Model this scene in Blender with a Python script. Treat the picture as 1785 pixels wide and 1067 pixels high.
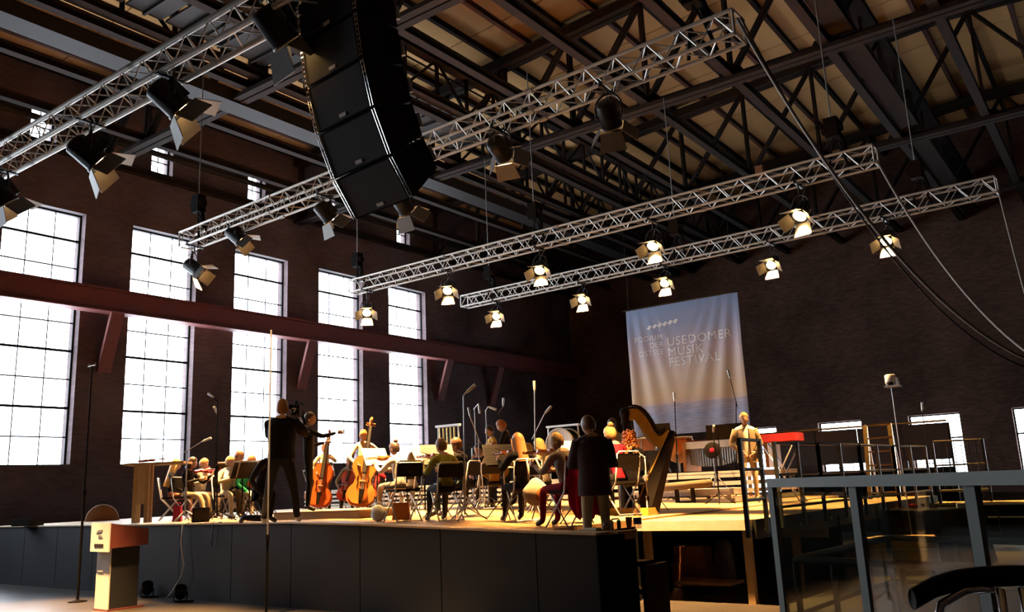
import bpy, bmesh, math, random
from math import radians, sin, cos, pi, sqrt, atan2
from mathutils import Vector as V, Matrix, Euler
random.seed(11)
for o in list(bpy.data.objects): bpy.data.objects.remove(o)
SC = bpy.context.scene
COL = SC.collection
# ------------------------------------------------------------------ camera, sky, exposure
F, CX, CY, EYE = 1470.0, 892.5, 533.5, 1.68          # focal length in pixels of the 1785x1067 frame, eye height
YAW, PITCH, ROLL = radians(-36.1), radians(12.1), radians(-2.5)
FW = V((sin(YAW)*cos(PITCH), cos(YAW)*cos(PITCH), sin(PITCH)))
_r = V((cos(YAW), -sin(YAW), 0)); _u = _r.cross(FW)
RT = cos(ROLL)*_r + sin(ROLL)*_u; UP = -sin(ROLL)*_r + cos(ROLL)*_u
cam = bpy.data.cameras.new('camera'); cam.sensor_width = 36; cam.sensor_fit = 'HORIZONTAL'; cam.lens = F/1785*36; cam.clip_end = 500
cam.clip_start = .05
co = bpy.data.objects.new('camera', cam); COL.objects.link(co); SC.camera = co
co.matrix_world = Matrix(((RT.x, UP.x, -FW.x, 0), (RT.y, UP.y, -FW.y, 0), (RT.z, UP.z, -FW.z, EYE), (0, 0, 0, 1)))
SKY = 18.0
w = bpy.data.worlds.new('overcast_sky'); SC.world = w; w.use_nodes = True
bg = w.node_tree.nodes['Background']; bg.inputs[0].default_value = (.86, .93, 1.0, 1); bg.inputs[1].default_value = SKY
SC.view_settings.view_transform = 'Standard'; SC.view_settings.look = 'None'
SC.view_settings.gamma = 1; SC.view_settings.use_curve_mapping = False
SC.view_settings.exposure = 0.0
SC.cycles.max_bounces = 6; SC.cycles.diffuse_bounces = 4; SC.cycles.transparent_max_bounces = 12
SC.cycles.glossy_bounces = 3; SC.cycles.transmission_bounces = 4
SC.cycles.sample_clamp_indirect = 4; SC.cycles.caustics_reflective = False; SC.cycles.caustics_refractive = False
WARM = (1.0, .50, .165)
SPOT_BACK, SPOT_FRONT, LENS = 17000, 22000, 50

# ------------------------------------------------------------------ turning a pixel of the photograph into a point of the hall
def ray(x, y): return FW + RT*((x-CX)/F) - UP*((y-CY)/F)
CAM = V((0, 0, EYE))
def at(x, y, d): return CAM + ray(x, y)*d
def onz(x, y, z):
    r = ray(x, y); return CAM + r*((z-EYE)/r.z)
def ony(x, y, Y):
    r = ray(x, y); return CAM + r*(Y/r.y)
def onx(x, y, X):
    r = ray(x, y); return CAM + r*(X/r.x)
def deckz(x):                                            # stage deck level
    t = min(1, max(0, (x+10.5)/5.0)); return EYE-.39-.18*t
def spot(x, d, z=None):                                  # point at optical depth d under pixel column x, on the deck or at height z
    zz = 1.2 if z is None else z
    for _ in range(8):
        a = ray(x, 0); b = ray(x, 1000)
        t = ((zz-EYE)/d - a.z)/(b.z-a.z)
        p = CAM + (a+(b-a)*t)*d
        if z is not None: break
        zz = deckz(p.x)
    return p
def hgt(x, y, d): return at(x, y, d).z

# ------------------------------------------------------------------ materials
MATS = {}
def mat(name, col, rough=.6, metal=0, var=.18, scale=6, emit=None, es=0, spec=.4):
    if name in MATS: return MATS[name]
    m = bpy.data.materials.new(name); m.use_nodes = True; nt = m.node_tree; b = nt.nodes['Principled BSDF']
    b.inputs['Roughness'].default_value = rough; b.inputs['Metallic'].default_value = metal
    b.inputs['Specular IOR Level'].default_value = spec
    tc = nt.nodes.new('ShaderNodeTexCoord'); nz = nt.nodes.new('ShaderNodeTexNoise'); nz.inputs['Scale'].default_value = scale
    nz.inputs['Detail'].default_value = 3
    nt.links.new(tc.outputs['Object'], nz.inputs['Vector'])
    r = nt.nodes.new('ShaderNodeMapRange'); r.inputs[3].default_value = 1-var; r.inputs[4].default_value = 1+var
    nt.links.new(nz.outputs['Fac'], r.inputs[0])
    mx = nt.nodes.new('ShaderNodeVectorMath'); mx.operation = 'SCALE'; mx.inputs[0].default_value = col
    nt.links.new(r.outputs[0], mx.inputs['Scale']); nt.links.new(mx.outputs[0], b.inputs['Base Color'])
    if emit:
        b.inputs['Emission Color'].default_value = (*emit, 1); b.inputs['Emission Strength'].default_value = es
    MATS[name] = m; return m
def M(n): return MATS[n]
mat('black_steel', (.012, .011, .011), .6, .1, spec=.2); mat('black_paint', (.006, .006, .006), .75, spec=.04); mat('black_cloth', (.008, .008, .009), .9, spec=.1)
mat('aluminium', (.78, .75, .70), .45, .55, .1); mat('chrome', (.8, .8, .8), .12, 1, .05); mat('zinc', (.45, .45, .44), .4, .8)
mat('roof_steel', (.013, .009, .007), .8, 0, spec=.15); mat('purlin_red', (.075, .028, .018), .75); mat('beam_red', (.17, .045, .040), .6)
mat('roof_panel', (.68, .39, .15), .85, 0, .10, .6); mat('plaster_dark', (.10, .085, .075), .9)
mat('deck_wood', (.50, .30, .13), .55, 0, .16, 2.5); mat('deck_edge', (.66, .50, .32), .6); mat('timber', (.58, .40, .21), .65, 0, .2, 4)
mat('white_wood', (.80, .72, .60), .6); mat('fascia', (.018, .021, .027), .7, 0, .25, 1.2, spec=.25)
mat('paper', (.82, .80, .75), .8, 0, .03); mat('skin', (.66, .38, .24), .55, 0, .06); mat('skin_tan', (.50, .27, .16), .55, 0, .06)
mat('eye_dark', (.03, .02, .02), .2); mat('lip', (.42, .14, .11), .5)
mat('hair_blond', (.62, .40, .15), .5, 0, .3, 40); mat('hair_brown', (.16, .075, .03), .5, 0, .3, 40); mat('hair_dark', (.035, .02, .014), .45, 0, .3, 40)
mat('hair_red', (.42, .13, .03), .5, 0, .3, 40); mat('hair_chestnut', (.33, .15, .05), .45, 0, .3, 40)
for n, c in dict(black_fabric=(.008, .0075, .008), charcoal=(.022, .021, .021), navy=(.050, .036, .042), white_shirt=(.78, .76, .72), offwhite=(.66, .62, .52),
                 green=(.02, .27, .13), olive=(.26, .25, .045), khaki=(.17, .14, .09), beige=(.52, .42, .26), grey=(.22, .19, .17), yellow=(.62, .36, .06),
                 darkred=(.28, .015, .03), crimson=(.52, .012, .05), denim=(.06, .085, .12), pink=(.62, .06, .16), teal_jeans=(.05, .09, .10), cream=(.75, .62, .42), floral=(.30, .13, .09)).items():
    mat(n, c, .85, 0, .15, 14, spec=.12)
mat('shoe_dark', (.03, .025, .022), .4); mat('shoe_white', (.75, .73, .70), .5)
mat('violin_wood', (.46, .10, .02), .25, 0, .25, 10, spec=.6); mat('cello_red', (.50, .045, .02), .22, 0, .2, 6, spec=.6); mat('bass_orange', (.60, .20, .04), .28, 0, .2, 5)
mat('ebony', (.005, .004, .0035), .7, spec=.05); mat('gold', (.85, .46, .06), .35, .25, .1); mat('brass_gold_light', (.75, .48, .16), .25, .9, .1); mat('copper_drum', (.62, .26, .08), .3, .8, .1)  # brass parts; on ladder rails and screen pipe the colour stands for golden light
mat('rosewood', (.16, .04, .02), .3); mat('drumhead', (.8, .76, .68), .5); mat('red_felt', (.36, .015, .02), .9)
mat('white_plastic', (.75, .75, .74), .35); mat('logo_white', (.75, .76, .76), .5, 0, .02); mat('acrylic_red', (.17, .055, .052), .3)
mat('leather', (.006, .006, .006), .7, spec=.05); mat('cable_white', (.6, .58, .55), .6); mat('cable_black', (.02, .02, .02), .6); mat('cable_grey', (.35, .33, .30), .6)
mat('guard_steel', (.19, .205, .185), .65, .1, .08, spec=.2); mat('rail_paint', (.025, .028, .022), .4, .2); mat('sole', (.02, .02, .02), .8)
mat('lamp_body', (.018, .018, .019), .4, .3); mat('door_metal', (.16, .16, .155), .5, .4); mat('label_blue', (.05, .12, .4), .5); mat('brown_case', (.28, .13, .06), .6)
mat('lens_glow', (.9, .7, .4), .3, emit=(1, .56, .18), es=LENS); mat('lens_back', (.5, .4, .3), .1, emit=(1, .66, .28), es=LENS*.55)
def glass(name, tint, trans, rough=.02):
    m = bpy.data.materials.new(name); m.use_nodes = True; nt = m.node_tree; out = nt.nodes['Material Output']
    t = nt.nodes.new('ShaderNodeBsdfTransparent'); t.inputs[0].default_value = (*tint, 1)
    g = nt.nodes.new('ShaderNodeBsdfGlossy'); g.inputs['Roughness'].default_value = rough; g.inputs[0].default_value = (.9, .9, .9, 1)
    nz = nt.nodes.new('ShaderNodeTexNoise'); nz.inputs['Scale'].default_value = 2.0
    fr = nt.nodes.new('ShaderNodeMapRange'); fr.inputs[3].default_value = 1-trans; fr.inputs[4].default_value = (1-trans)*1.3
    nt.links.new(nz.outputs['Fac'], fr.inputs[0])
    mx = nt.nodes.new('ShaderNodeMixShader'); nt.links.new(fr.outputs[0], mx.inputs[0])
    nt.links.new(t.outputs[0], mx.inputs[1]); nt.links.new(g.outputs[0], mx.inputs[2]); nt.links.new(mx.outputs[0], out.inputs[0])
    MATS[name] = m; return m
glass('window_glass', (.97, .98, 1), .94); glass('guard_glass', (.56, .62, .57), .95); glass('bottle_plastic', (.86, .88, .9), .72, .15); glass('cup_plastic', (.8, .75, .65), .8, .1)
def brick(name, c1, c2, mort, sx=1.0):
    m = bpy.data.materials.new(name); m.use_nodes = True; nt = m.node_tree; b = nt.nodes['Principled BSDF']
    b.inputs['Roughness'].default_value = .9; b.inputs['Specular IOR Level'].default_value = .15
    tc = nt.nodes.new('ShaderNodeTexCoord'); sp = nt.nodes.new('ShaderNodeSeparateXYZ'); cb = nt.nodes.new('ShaderNodeCombineXYZ')
    ad = nt.nodes.new('ShaderNodeMath'); ad.operation = 'ADD'
    nt.links.new(tc.outputs['Object'], sp.inputs[0]); nt.links.new(sp.outputs[0], ad.inputs[0]); nt.links.new(sp.outputs[1], ad.inputs[1])
    nt.links.new(ad.outputs[0], cb.inputs[0]); nt.links.new(sp.outputs[2], cb.inputs[1])
    br = nt.nodes.new('ShaderNodeTexBrick'); br.inputs['Scale'].default_value = 1; br.inputs['Brick Width'].default_value = .26; br.inputs['Row Height'].default_value = .077
    br.inputs['Mortar Size'].default_value = .006; br.inputs['Color1'].default_value = (*c1, 1); br.inputs['Color2'].default_value = (*c2, 1); br.inputs['Mortar'].default_value = (*mort, 1)
    nt.links.new(cb.outputs[0], br.inputs['Vector'])
    nz = nt.nodes.new('ShaderNodeTexNoise'); nz.inputs['Scale'].default_value = .35; nz.inputs['Detail'].default_value = 6
    nt.links.new(tc.outputs['Object'], nz.inputs['Vector'])
    r = nt.nodes.new('ShaderNodeMapRange'); r.inputs[1].default_value = .3; r.inputs[2].default_value = .75; r.inputs[3].default_value = .55; r.inputs[4].default_value = 1.5
    nt.links.new(nz.outputs['Fac'], r.inputs[0])
    mx = nt.nodes.new('ShaderNodeVectorMath'); mx.operation = 'SCALE'
    nt.links.new(br.outputs['Color'], mx.inputs[0]); nt.links.new(r.outputs[0], mx.inputs['Scale']); nt.links.new(mx.outputs[0], b.inputs['Base Color'])
    bp = nt.nodes.new('ShaderNodeBump'); bp.inputs['Strength'].default_value = .5; bp.inputs['Distance'].default_value = .01
    nt.links.new(br.outputs['Fac'], bp.inputs['Height']); bp.invert = True; nt.links.new(bp.outputs[0], b.inputs['Normal'])
    MATS[name] = m
brick('brick_wall', (.125, .088, .092), (.092, .064, .068), (.10, .090, .092)); brick('brick_back', (.115, .058, .040), (.070, .036, .026), (.07, .055, .045))
def floor_mat():
    m = mat('hall_floor', (.060, .056, .052), .30, 0, .3, .8); nt = m.node_tree; b = nt.nodes['Principled BSDF']
    tc = nt.nodes.new('ShaderNodeTexCoord'); br = nt.nodes.new('ShaderNodeTexBrick'); br.offset = 0
    br.inputs['Scale'].default_value = 1; br.inputs['Brick Width'].default_value = .6; br.inputs['Row Height'].default_value = .6; br.inputs['Mortar Size'].default_value = .01
    nt.links.new(tc.outputs['Object'], br.inputs['Vector'])
    bp = nt.nodes.new('ShaderNodeBump'); bp.invert = True; bp.inputs['Strength'].default_value = .4; bp.inputs['Distance'].default_value = .006
    nt.links.new(br.outputs['Fac'], bp.inputs['Height']); nt.links.new(bp.outputs[0], b.inputs['Normal'])
floor_mat()

# ------------------------------------------------------------------ mesh builder
ZV = V((0, 0, 1))
def frame(d, up=ZV):
    d = d.normalized()
    if abs(d.dot(up)) > .99: up = V((1, 0, 0)) if abs(d.x) < .9 else V((0, 1, 0))
    s = d.cross(up).normalized(); return d, s, s.cross(d)
class MB:
    def __init__(s, org=(0, 0, 0)): s.v = []; s.f = []; s.m = []; s.s = []; s.o = V(org); s.mi = 0
    def add(s, vs, fs, smooth=False):
        n = len(s.v); s.v += [V(v) for v in vs]
        for f in fs: s.f.append([i+n for i in f]); s.m.append(s.mi); s.s.append(smooth)
        return s
    def box(s, c, z, R=None):
        c = V(c); vs = []
        for x, y, q in ((-1, -1, -1), (1, -1, -1), (1, 1, -1), (-1, 1, -1), (-1, -1, 1), (1, -1, 1), (1, 1, 1), (-1, 1, 1)):
            p = V((x*z[0]/2, y*z[1]/2, q*z[2]/2)); vs.append(c + (R @ p if R else p))
        return s.add(vs, [(0, 3, 2, 1), (4, 5, 6, 7), (0, 1, 5, 4), (1, 2, 6, 5), (2, 3, 7, 6), (3, 0, 4, 7)])
    def beam(s, a, b, w, h, up=ZV):
        a, b = V(a), V(b); d, x, y = frame(b-a, up); vs = []
        for p in (a, b):
            for i, j in ((-1, -1), (1, -1), (1, 1), (-1, 1)): vs.append(p+x*(i*w/2)+y*(j*h/2))
        return s.add(vs, [(0, 1, 2, 3), (7, 6, 5, 4), (0, 4, 5, 1), (1, 5, 6, 2), (2, 6, 7, 3), (3, 7, 4, 0)])
    def ibeam(s, a, b, w, h, t=.025, up=ZV):
        a, b = V(a), V(b); d, x, y = frame(b-a, up)
        s.beam(a+y*(h/2-t/2), b+y*(h/2-t/2), w, t, up); s.beam(a-y*(h/2-t/2), b-y*(h/2-t/2), w, t, up)
        return s.beam(a, b, t, h-2*t, up)
    def tube(s, a, b, r, r2=None, n=8, cap=True):
        a, b = V(a), V(b); r2 = r if r2 is None else r2; d, x, y = frame(b-a)
        vs = [p+(x*cos(2*pi*i/n)+y*sin(2*pi*i/n))*q for p, q in ((a, r), (b, r2)) for i in range(n)]
        fs = [(i, (i+1) % n, n+(i+1) % n, n+i) for i in range(n)]
        s.add(vs, fs, n > 5)
        if cap: s.add(vs, [tuple(range(n-1, -1, -1)), tuple(range(n, 2*n))])
        return s
    def path(s, pts, r, n=6, closed=False):
        pts = [V(p) for p in pts]; k = len(pts); vs = []; up = ZV; px = None
        rr = r if isinstance(r, (list, tuple)) else [r]*k
        for i, p in enumerate(pts):
            d = (pts[min(i+1, k-1)]-pts[max(i-1, 0)]) if not closed else pts[(i+1) % k]-pts[i-1]
            if d.length < 1e-9: d = V((0, 0, 1))
            d.normalize()
            if px is None: _, px, _ = frame(d)
            px = (px-d*px.dot(d)).normalized(); y = d.cross(px)
            vs += [p+(px*cos(2*pi*j/n)+y*sin(2*pi*j/n))*rr[i] for j in range(n)]
        fs = []
        for i in range(k if closed else k-1):
            for j in range(n):
                a = i*n; b = ((i+1) % k)*n; fs.append((a+j, a+(j+1) % n, b+(j+1) % n, b+j))
        if not closed: fs += [tuple(range(n-1, -1, -1)), tuple(range((k-1)*n, k*n))]
        return s.add(vs, fs, True)
    def lathe(s, prof, a, axis=ZV, n=16, smooth=True):
        a = V(a); d, x, y = frame(V(axis)); vs = []
        for r, z in prof: vs += [a+d*z+(x*cos(2*pi*i/n)+y*sin(2*pi*i/n))*max(r, 1e-4) for i in range(n)]
        fs = [(k*n+i, k*n+(i+1) % n, (k+1)*n+(i+1) % n, (k+1)*n+i) for k in range(len(prof)-1) for i in range(n)]
        return s.add(vs, fs, smooth)
    def ball(s, c, r, R=None, seg=12, ring=8, fn=None, keep=None):
        c = V(c); r = (r, r, r) if isinstance(r, (int, float)) else r; vs = []; fs = []; loc = []
        for k in range(ring+1):
            t = pi*k/ring
            for i in range(seg):
                p = V((sin(t)*cos(2*pi*i/seg), sin(t)*sin(2*pi*i/seg), cos(t))); p = V((p.x*r[0], p.y*r[1], p.z*r[2]))
                if fn: p = fn(p)
                loc.append(p); vs.append(c+(R @ p if R else p))
        for k in range(ring):
            for i in range(seg):
                f = (k*seg+i, (k+1)*seg+i, (k+1)*seg+(i+1) % seg, k*seg+(i+1) % seg)
                if keep is None or keep(sum((loc[j] for j in f), V())/4): fs.append(f)
        return s.add(vs, fs, True)
    def prism(s, pts, o, x, y, t):          # outline pts (2-D) in the plane o,x,y, thickness t along x cross y, centred
        x, y = V(x).normalized(), V(y).normalized(); n = x.cross(y); k = len(pts); o = V(o)
        vs = [o+x*p[0]+y*p[1]+n*(q*t/2) for q in (-1, 1) for p in pts]
        return s.add(vs, [tuple(range(k-1, -1, -1)), tuple(range(k, 2*k))]+[(i, (i+1) % k, k+(i+1) % k, k+i) for i in range(k)])
    def mesh(s, name, mats):
        me = bpy.data.meshes.new(name); me.from_pydata([v-s.o for v in s.v], [], s.f)
        for m in (mats if isinstance(mats, (list, tuple)) else [mats]): me.materials.append(M(m))
        me.polygons.foreach_set('material_index', s.m); me.polygons.foreach_set('use_smooth', s.s); me.update(); return me
    def build(s, name, mats, parent=None, **k): return link(name, s.mesh(name, mats), parent, **k)
def link(name, me, parent=None, loc=None, label=None, kind=None):
    o = bpy.data.objects.new(name, me); COL.objects.link(o)
    if parent: o.parent = parent
    if loc is not None: o.location = loc
    if label: o['label'] = label
    if kind: o['kind'] = kind
    return o
def tag(o, label, cat, group=None):
    o['label'] = label; o['category'] = cat
    if group: o['group'] = group
    return o
def thing(name, label, cat, loc=(0, 0, 0), rz=0, group=None, s=1):
    o = bpy.data.objects.new(name, None); COL.objects.link(o); o.location = loc; o.rotation_euler = (0, 0, rz); o.scale = (s, s, s)
    o.empty_display_size = .1
    return tag(o, label, cat, group)
CACHE = {}
def shared(key, name, mats, parent, fn, **k):           # alike parts share mesh data
    if key not in CACHE:
        b = MB(); fn(b); CACHE[key] = b.mesh(name, mats)
    return link(name, CACHE[key], parent, **k)
def orient(o, a, b, up=ZV):                              # put a unit-length (local Y) part between two points, stretched
    d, x, z = frame(V(b)-V(a), up); L = (V(b)-V(a)).length
    o.matrix_local = Matrix(((x.x, d.x*L, z.x, a[0]), (x.y, d.y*L, z.y, a[1]), (x.z, d.z*L, z.z, a[2]), (0, 0, 0, 1)))
    return o

# ------------------------------------------------------------------ the hall
WX, BY, RX, FY = -26.0, 41.4, 14.0, -9.0                 # window wall, back wall, far right wall, wall behind the camera
def roofz(x): return 14.9+.065*(x-WX) if x < -3 else 14.9+.065*(-3-WX)-.065*(x+3)
def struct(name, b, m, parent=None, **k):
    o = b.build(name, m, parent, **k)
    if not parent: o['kind'] = 'structure'
    return o
b = MB(); b.box(((WX+RX)/2, (BY+FY)/2, -.15), (RX-WX+2, BY-FY+2, .3)); struct('floor', b, 'hall_floor')
# wall with openings: boxes between them
def wall_with_holes(b, axis, c0, c1, u0, u1, z0, z1, holes):
    us = sorted({u0, u1, *[h[0] for h in holes], *[h[1] for h in holes]})
    for a, e in zip(us, us[1:]):
        hs = sorted([(h[2], h[3]) for h in holes if h[0] <= a+1e-6 and h[1] >= e-1e-6]); z = z0
        for q0, q1 in hs+[(z1, z1)]:
            if q0 > z+1e-6:
                if axis == 'x': b.box(((c0+c1)/2, (a+e)/2, (z+q0)/2), (c1-c0, e-a, q0-z))
                else: b.box(((a+e)/2, (c0+c1)/2, (z+q0)/2), (e-a, c1-c0, q0-z))
            z = q1
WL = [26.36-4.0*i for i in range(7)]                      # left edges of the tall windows
WW, SILL, HEAD = 2.42, 2.85, 10.78
SM = [(14.9, 15.7), (18.85, 19.65), (22.9, 23.7), (26.95, 27.8), (10.9, 11.7)]
holes = [(y, y+WW, SILL, HEAD) for y in WL]+[(a, c, 12.65, 14.1) for a, c in SM]
# small windows sit above the tall ones where they overlap in plan
b = MB()
def merge_holes(b):
    us = sorted({FY, BY, *[h[0] for h in holes], *[h[1] for h in holes]})
    for a, e in zip(us, us[1:]):
        hs = sorted([(h[2], h[3]) for h in holes if h[0] <= a+1e-6 and h[1] >= e-1e-6]); z = 0
        for q0, q1 in hs+[(15.6, 15.6)]:
            if q0 > z+1e-6: b.box((WX-.3, (a+e)/2, (z+q0)/2), (.6, e-a, q0-z))
            z = max(z, q1)
merge_holes(b); wl = struct('wall_left', b, 'brick_wall')
bw = [(-16.5, -14.45), (-12.42, -10.43), (-8.4, -6.3), (-4.3, -2.2), (-.2, 1.8)]
b = MB(); wall_with_holes(b, 'y', BY, BY+.6, WX-.6, RX, 0, 17, [(x0, x1, .85, 4.04) for x0, x1 in bw]); struct('wall_back', b, 'brick_back')
b = MB(); b.box((RX+.3, (BY+FY)/2, 8.5), (.6, BY-FY, 17)); struct('wall_right', b, 'brick_back')
b = MB(); b.box(((WX+RX)/2, FY-.3, 8.5), (RX-WX, .6, 17)); struct('wall_front', b, 'brick_back')
# windows: frame, muntins, one pane per opening of the grid
def window(n, axis, c, u0, u1, z0, z1, cols, rows, heavy):
    b = MB(); s = .05
    def bar(ua, za, ub, zb, w):
        a = (c, ua, za) if axis == 'x' else (ua, c, za); e = (c, ub, zb) if axis == 'x' else (ub, c, zb)
        b.beam(a, e, w, w, V((1, 0, 0)) if axis == 'x' else V((0, 1, 0)))
    for u in (u0+s/2, u1-s/2): bar(u, z0, u, z1, .07)
    for z in (z0+s/2, z1-s/2): bar(u0, z, u1, z, .07)
    fr = b.build('window_%d' % n, 'black_steel'); fr['kind'] = 'structure'
    for i in range(1, cols):
        u = u0+(u1-u0)*i/cols; b = MB(); bar(u, z0, u, z1, .028); b.build('muntin', 'black_steel', fr)
    for j in range(1, rows):
        z = z0+(z1-z0)*j/rows; b = MB(); bar(u0, z, u1, z, .075 if j in heavy else .04); b.build('muntin', 'black_steel', fr)
    du, dz = (u1-u0)/cols, (z1-z0)/rows
    for i in range(cols):
        for j in range(rows):
            u, z = u0+du*(i+.5), z0+dz*(j+.5)
            key = 'pane%s%.2f%.2f' % (axis, du, dz)
            shared(key, 'pane', 'window_glass', fr, (lambda q: q.box((0, 0, 0), (.008, du-.02, dz-.02))) if axis == 'x' else (lambda q: q.box((0, 0, 0), (du-.02, .008, dz-.02))),
                   loc=(c, u, z) if axis == 'x' else (u, c, z))
n = 0
for y in WL: n += 1; window(n, 'x', WX-.30, y, y+WW, SILL, HEAD, 3, 9, (2, 4, 6, 8))
for a, c in SM: n += 1; window(n, 'x', WX-.30, a, c, 12.65, 14.1, 2, 2, ())
for a, c in bw: n += 1; window(n, 'y', BY+.35, a, c, .85, 4.04, 3, 3, (2,))
for i, y in enumerate(WL):                                # sloping plaster sills inside the reveals
    b = MB(); b.box((WX-.13, y+WW/2, SILL+.03), (.3, WW, .06)); struct('trim_%d' % (i+1), b, 'plaster_dark')
for y in WL:                                              # daylight guides at the tall windows
    L = bpy.data.lights.new('window_portal', 'AREA'); L.shape = 'RECTANGLE'; L.size = WW; L.size_y = HEAD-SILL; L.cycles.is_portal = True
    o = bpy.data.objects.new('window_portal', L); COL.objects.link(o); o.location = (WX-.65, y+WW/2, (SILL+HEAD)/2)
    o.matrix_world = Matrix(((0, 0, -1, WX-.65), (1, 0, 0, y+WW/2), (0, -1, 0, (SILL+HEAD)/2), (0, 0, 0, 1)))
# crane beam along the window wall with its slanting brackets
bx = WX+.62
t = thing('crane_beam', 'long dark red steel crane beam crossing in front of the tall windows', 'beam', (bx, FY+.2, 7.9))
b = MB((bx, FY+.2, 7.9)); b.box((bx, (BY+FY)/2, 7.92), (.05, BY-FY-.4, .72)); b.build('web', 'beam_red', t)
for z in (8.26, 7.57):
    b = MB((bx, FY+.2, 7.9)); b.box((bx, (BY+FY)/2, z), (.5, BY-FY-.4, .05)); b.build('flange', 'beam_red', t)
piers = [5.4, 13.6, 21.45, 29.6, 33.5]
for y in piers:
    b = MB((bx, FY+.2, 7.9)); b.beam((bx+.1, y, 7.56), (WX+.06, y, 5.75), .42, .12, V((0, 1, 0)).cross(V((.5, 0, 1.8))).normalized()); b.build('bracket', 'beam_red', t)
b = MB(); b.tube((WX+.25, FY+.3, 13.42), (WX+.25, BY-.2, 13.42), .11); o = b.build('pipe', 'black_steel'); tag(o, 'dark pipe running along the window wall past the small upper windows', 'pipe')
# roof: slab, panels, purlins, girders
b = MB()
xs = [WX-.6, -3, RX]
for a, c in zip(xs, xs[1:]):
    za, zc = roofz(a)+.55, roofz(c)+.55
    b.add([(a, FY-.6, za), (c, FY-.6, zc), (c, BY+.6, zc), (a, BY+.6, za), (a, FY-.6, za+.2), (c, FY-.6, zc+.2), (c, BY+.6, zc+.2), (a, BY+.6, za+.2)],
          [(0, 3, 2, 1), (4, 5, 6, 7), (0, 1, 5, 4), (1, 2, 6, 5), (2, 3, 7, 6), (3, 0, 4, 7)])
ceil = struct('ceiling', b, 'roof_panel')
PITCHX = 2.6; # girder nodes across the hall
NX = [-2.4+PITCHX*i for i in range(-9, 5)]
TY = [13.1-8.15, 13.1, 21.25, 29.4, 37.5]; ZB = 12.6     # girder planes and their bottom chord level
px = WX; pur = []
while px < 9.5: pur.append(px); px += 1.3
for i, x in enumerate(pur[:-1]):
    xm = x+.65; sl = atan2(roofz(x+1.3)-roofz(x), 1.3)
    for y in [FY+2+4.1*k for k in range(12)]:
        if y < 1: continue
        o = shared('roofpanel', 'panel', 'roof_panel', ceil, lambda q: q.box((0, 0, 0), (1.26, 4.05, .05)), loc=(xm, y, roofz(xm)+.5)); o.rotation_euler = (0, -sl, 0)
for i, x in enumerate(pur):
    b = MB(); b.ibeam((x, 0, roofz(x)+.38), (x, BY, roofz(x)+.38), .14, .2); b.build('purlin', 'purlin_red' if i % 2 else 'roof_steel', ceil)
for x in NX:
    b = MB(); b.ibeam((x, 0, ZB+.02), (x, BY, ZB+.02), .24, .24, .03); b.build('tie_beam', 'roof_steel', ceil)
ordn = ['nearest overhead', 'second from the camera', 'third from the camera', 'fourth from the camera', 'farthest, by the back wall']
for k, y in enumerate(TY):
    t = thing('roof_girder', 'dark riveted steel roof girder across the hall, '+ordn[k], 'girder', (WX, y, ZB), 0, 'roof girders across the hall')
    o3 = (WX, y, ZB)
    b = MB(o3)
    for s in (-.13, .13): b.beam((WX, y+s, ZB-.16), (10, y+s, ZB-.16), .2, .12)
    b.beam((WX, y, ZB-.03), (10, y, ZB-.03), .03, .2); b.build('bottom_chord', 'roof_steel', t)
    b = MB(o3)
    for a, c in ((WX, -3), (-3, 10)):
        for s in (-.14, .14): b.beam((a, y+s, roofz(a)+.05), (c, y+s, roofz(c)+.05), .22, .26)
        b.beam((a, y, roofz(a)+.19), (c, y, roofz(c)+.19), .62, .03)
    b.build('top_chord', 'roof_steel', t)
    for i, x in enumerate(NX):
        b = MB(o3)
        for s in (-.07, .07): b.beam((x, y+s, ZB), (x, y+s, roofz(x)), .1, .09)
        b.build('vertical', 'roof_steel', t)
        b = MB(o3)
        b.prism([(-.45, 0), (.45, 0), (.3, .3), (-.3, .3)], (x, y, ZB-.12), (1, 0, 0), (0, 0, 1), .05); b.build('gusset', 'roof_steel', t)
        if i < len(NX)-1:
            x2 = NX[i+1]; b = MB(o3); lo, hi = (x, x2) if x2 <= -2.4 else (x2, x)
            for s in (-.07, .07): b.beam((lo, y+s, ZB), (hi, y+s, roofz(hi)), .1, .09)
            b.build('diagonal', 'roof_steel', t)
# lengthwise lattice girders
def lattice(x, label, y0=1, y1=BY-.2, z0=ZB+.2, dz=1.5, st=2.04, wide=.3):
    t = thing('lattice_girder', label, 'girder', (x, y0, z0), 0, 'lengthwise lattice girders'); o3 = (x, y0, z0)
    for z in (z0, z0+dz):
        b = MB(o3); b.ibeam((x, y0, z), (x, y1, z), wide, .22, .03); b.build('chord', 'roof_steel', t)
    y = y0; k = 0
    while y < y1-.1:
        b = MB(o3); b.beam((x, y, z0), (x, y, z0+dz), .09, .09); b.build('vertical', 'roof_steel', t)
        if y+st < y1:
            b = MB(o3); a, c = (z0, z0+dz) if k % 2 else (z0+dz, z0); b.beam((x, y, a), (x, y+st, c), .07, .07); b.build('diagonal', 'roof_steel', t)
        y += st; k += 1
lattice(-4.55, 'heavy lattice girder running lengthwise above the right truss ends', wide=.55)
lattice(-15.0, 'lattice girder beside the catwalk under the roof on the window side', st=1.36, dz=1.3)
lattice(-17.6, 'lattice girder nearest the window wall, carrying the catwalk edge', st=1.36, dz=1.3)
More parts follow.
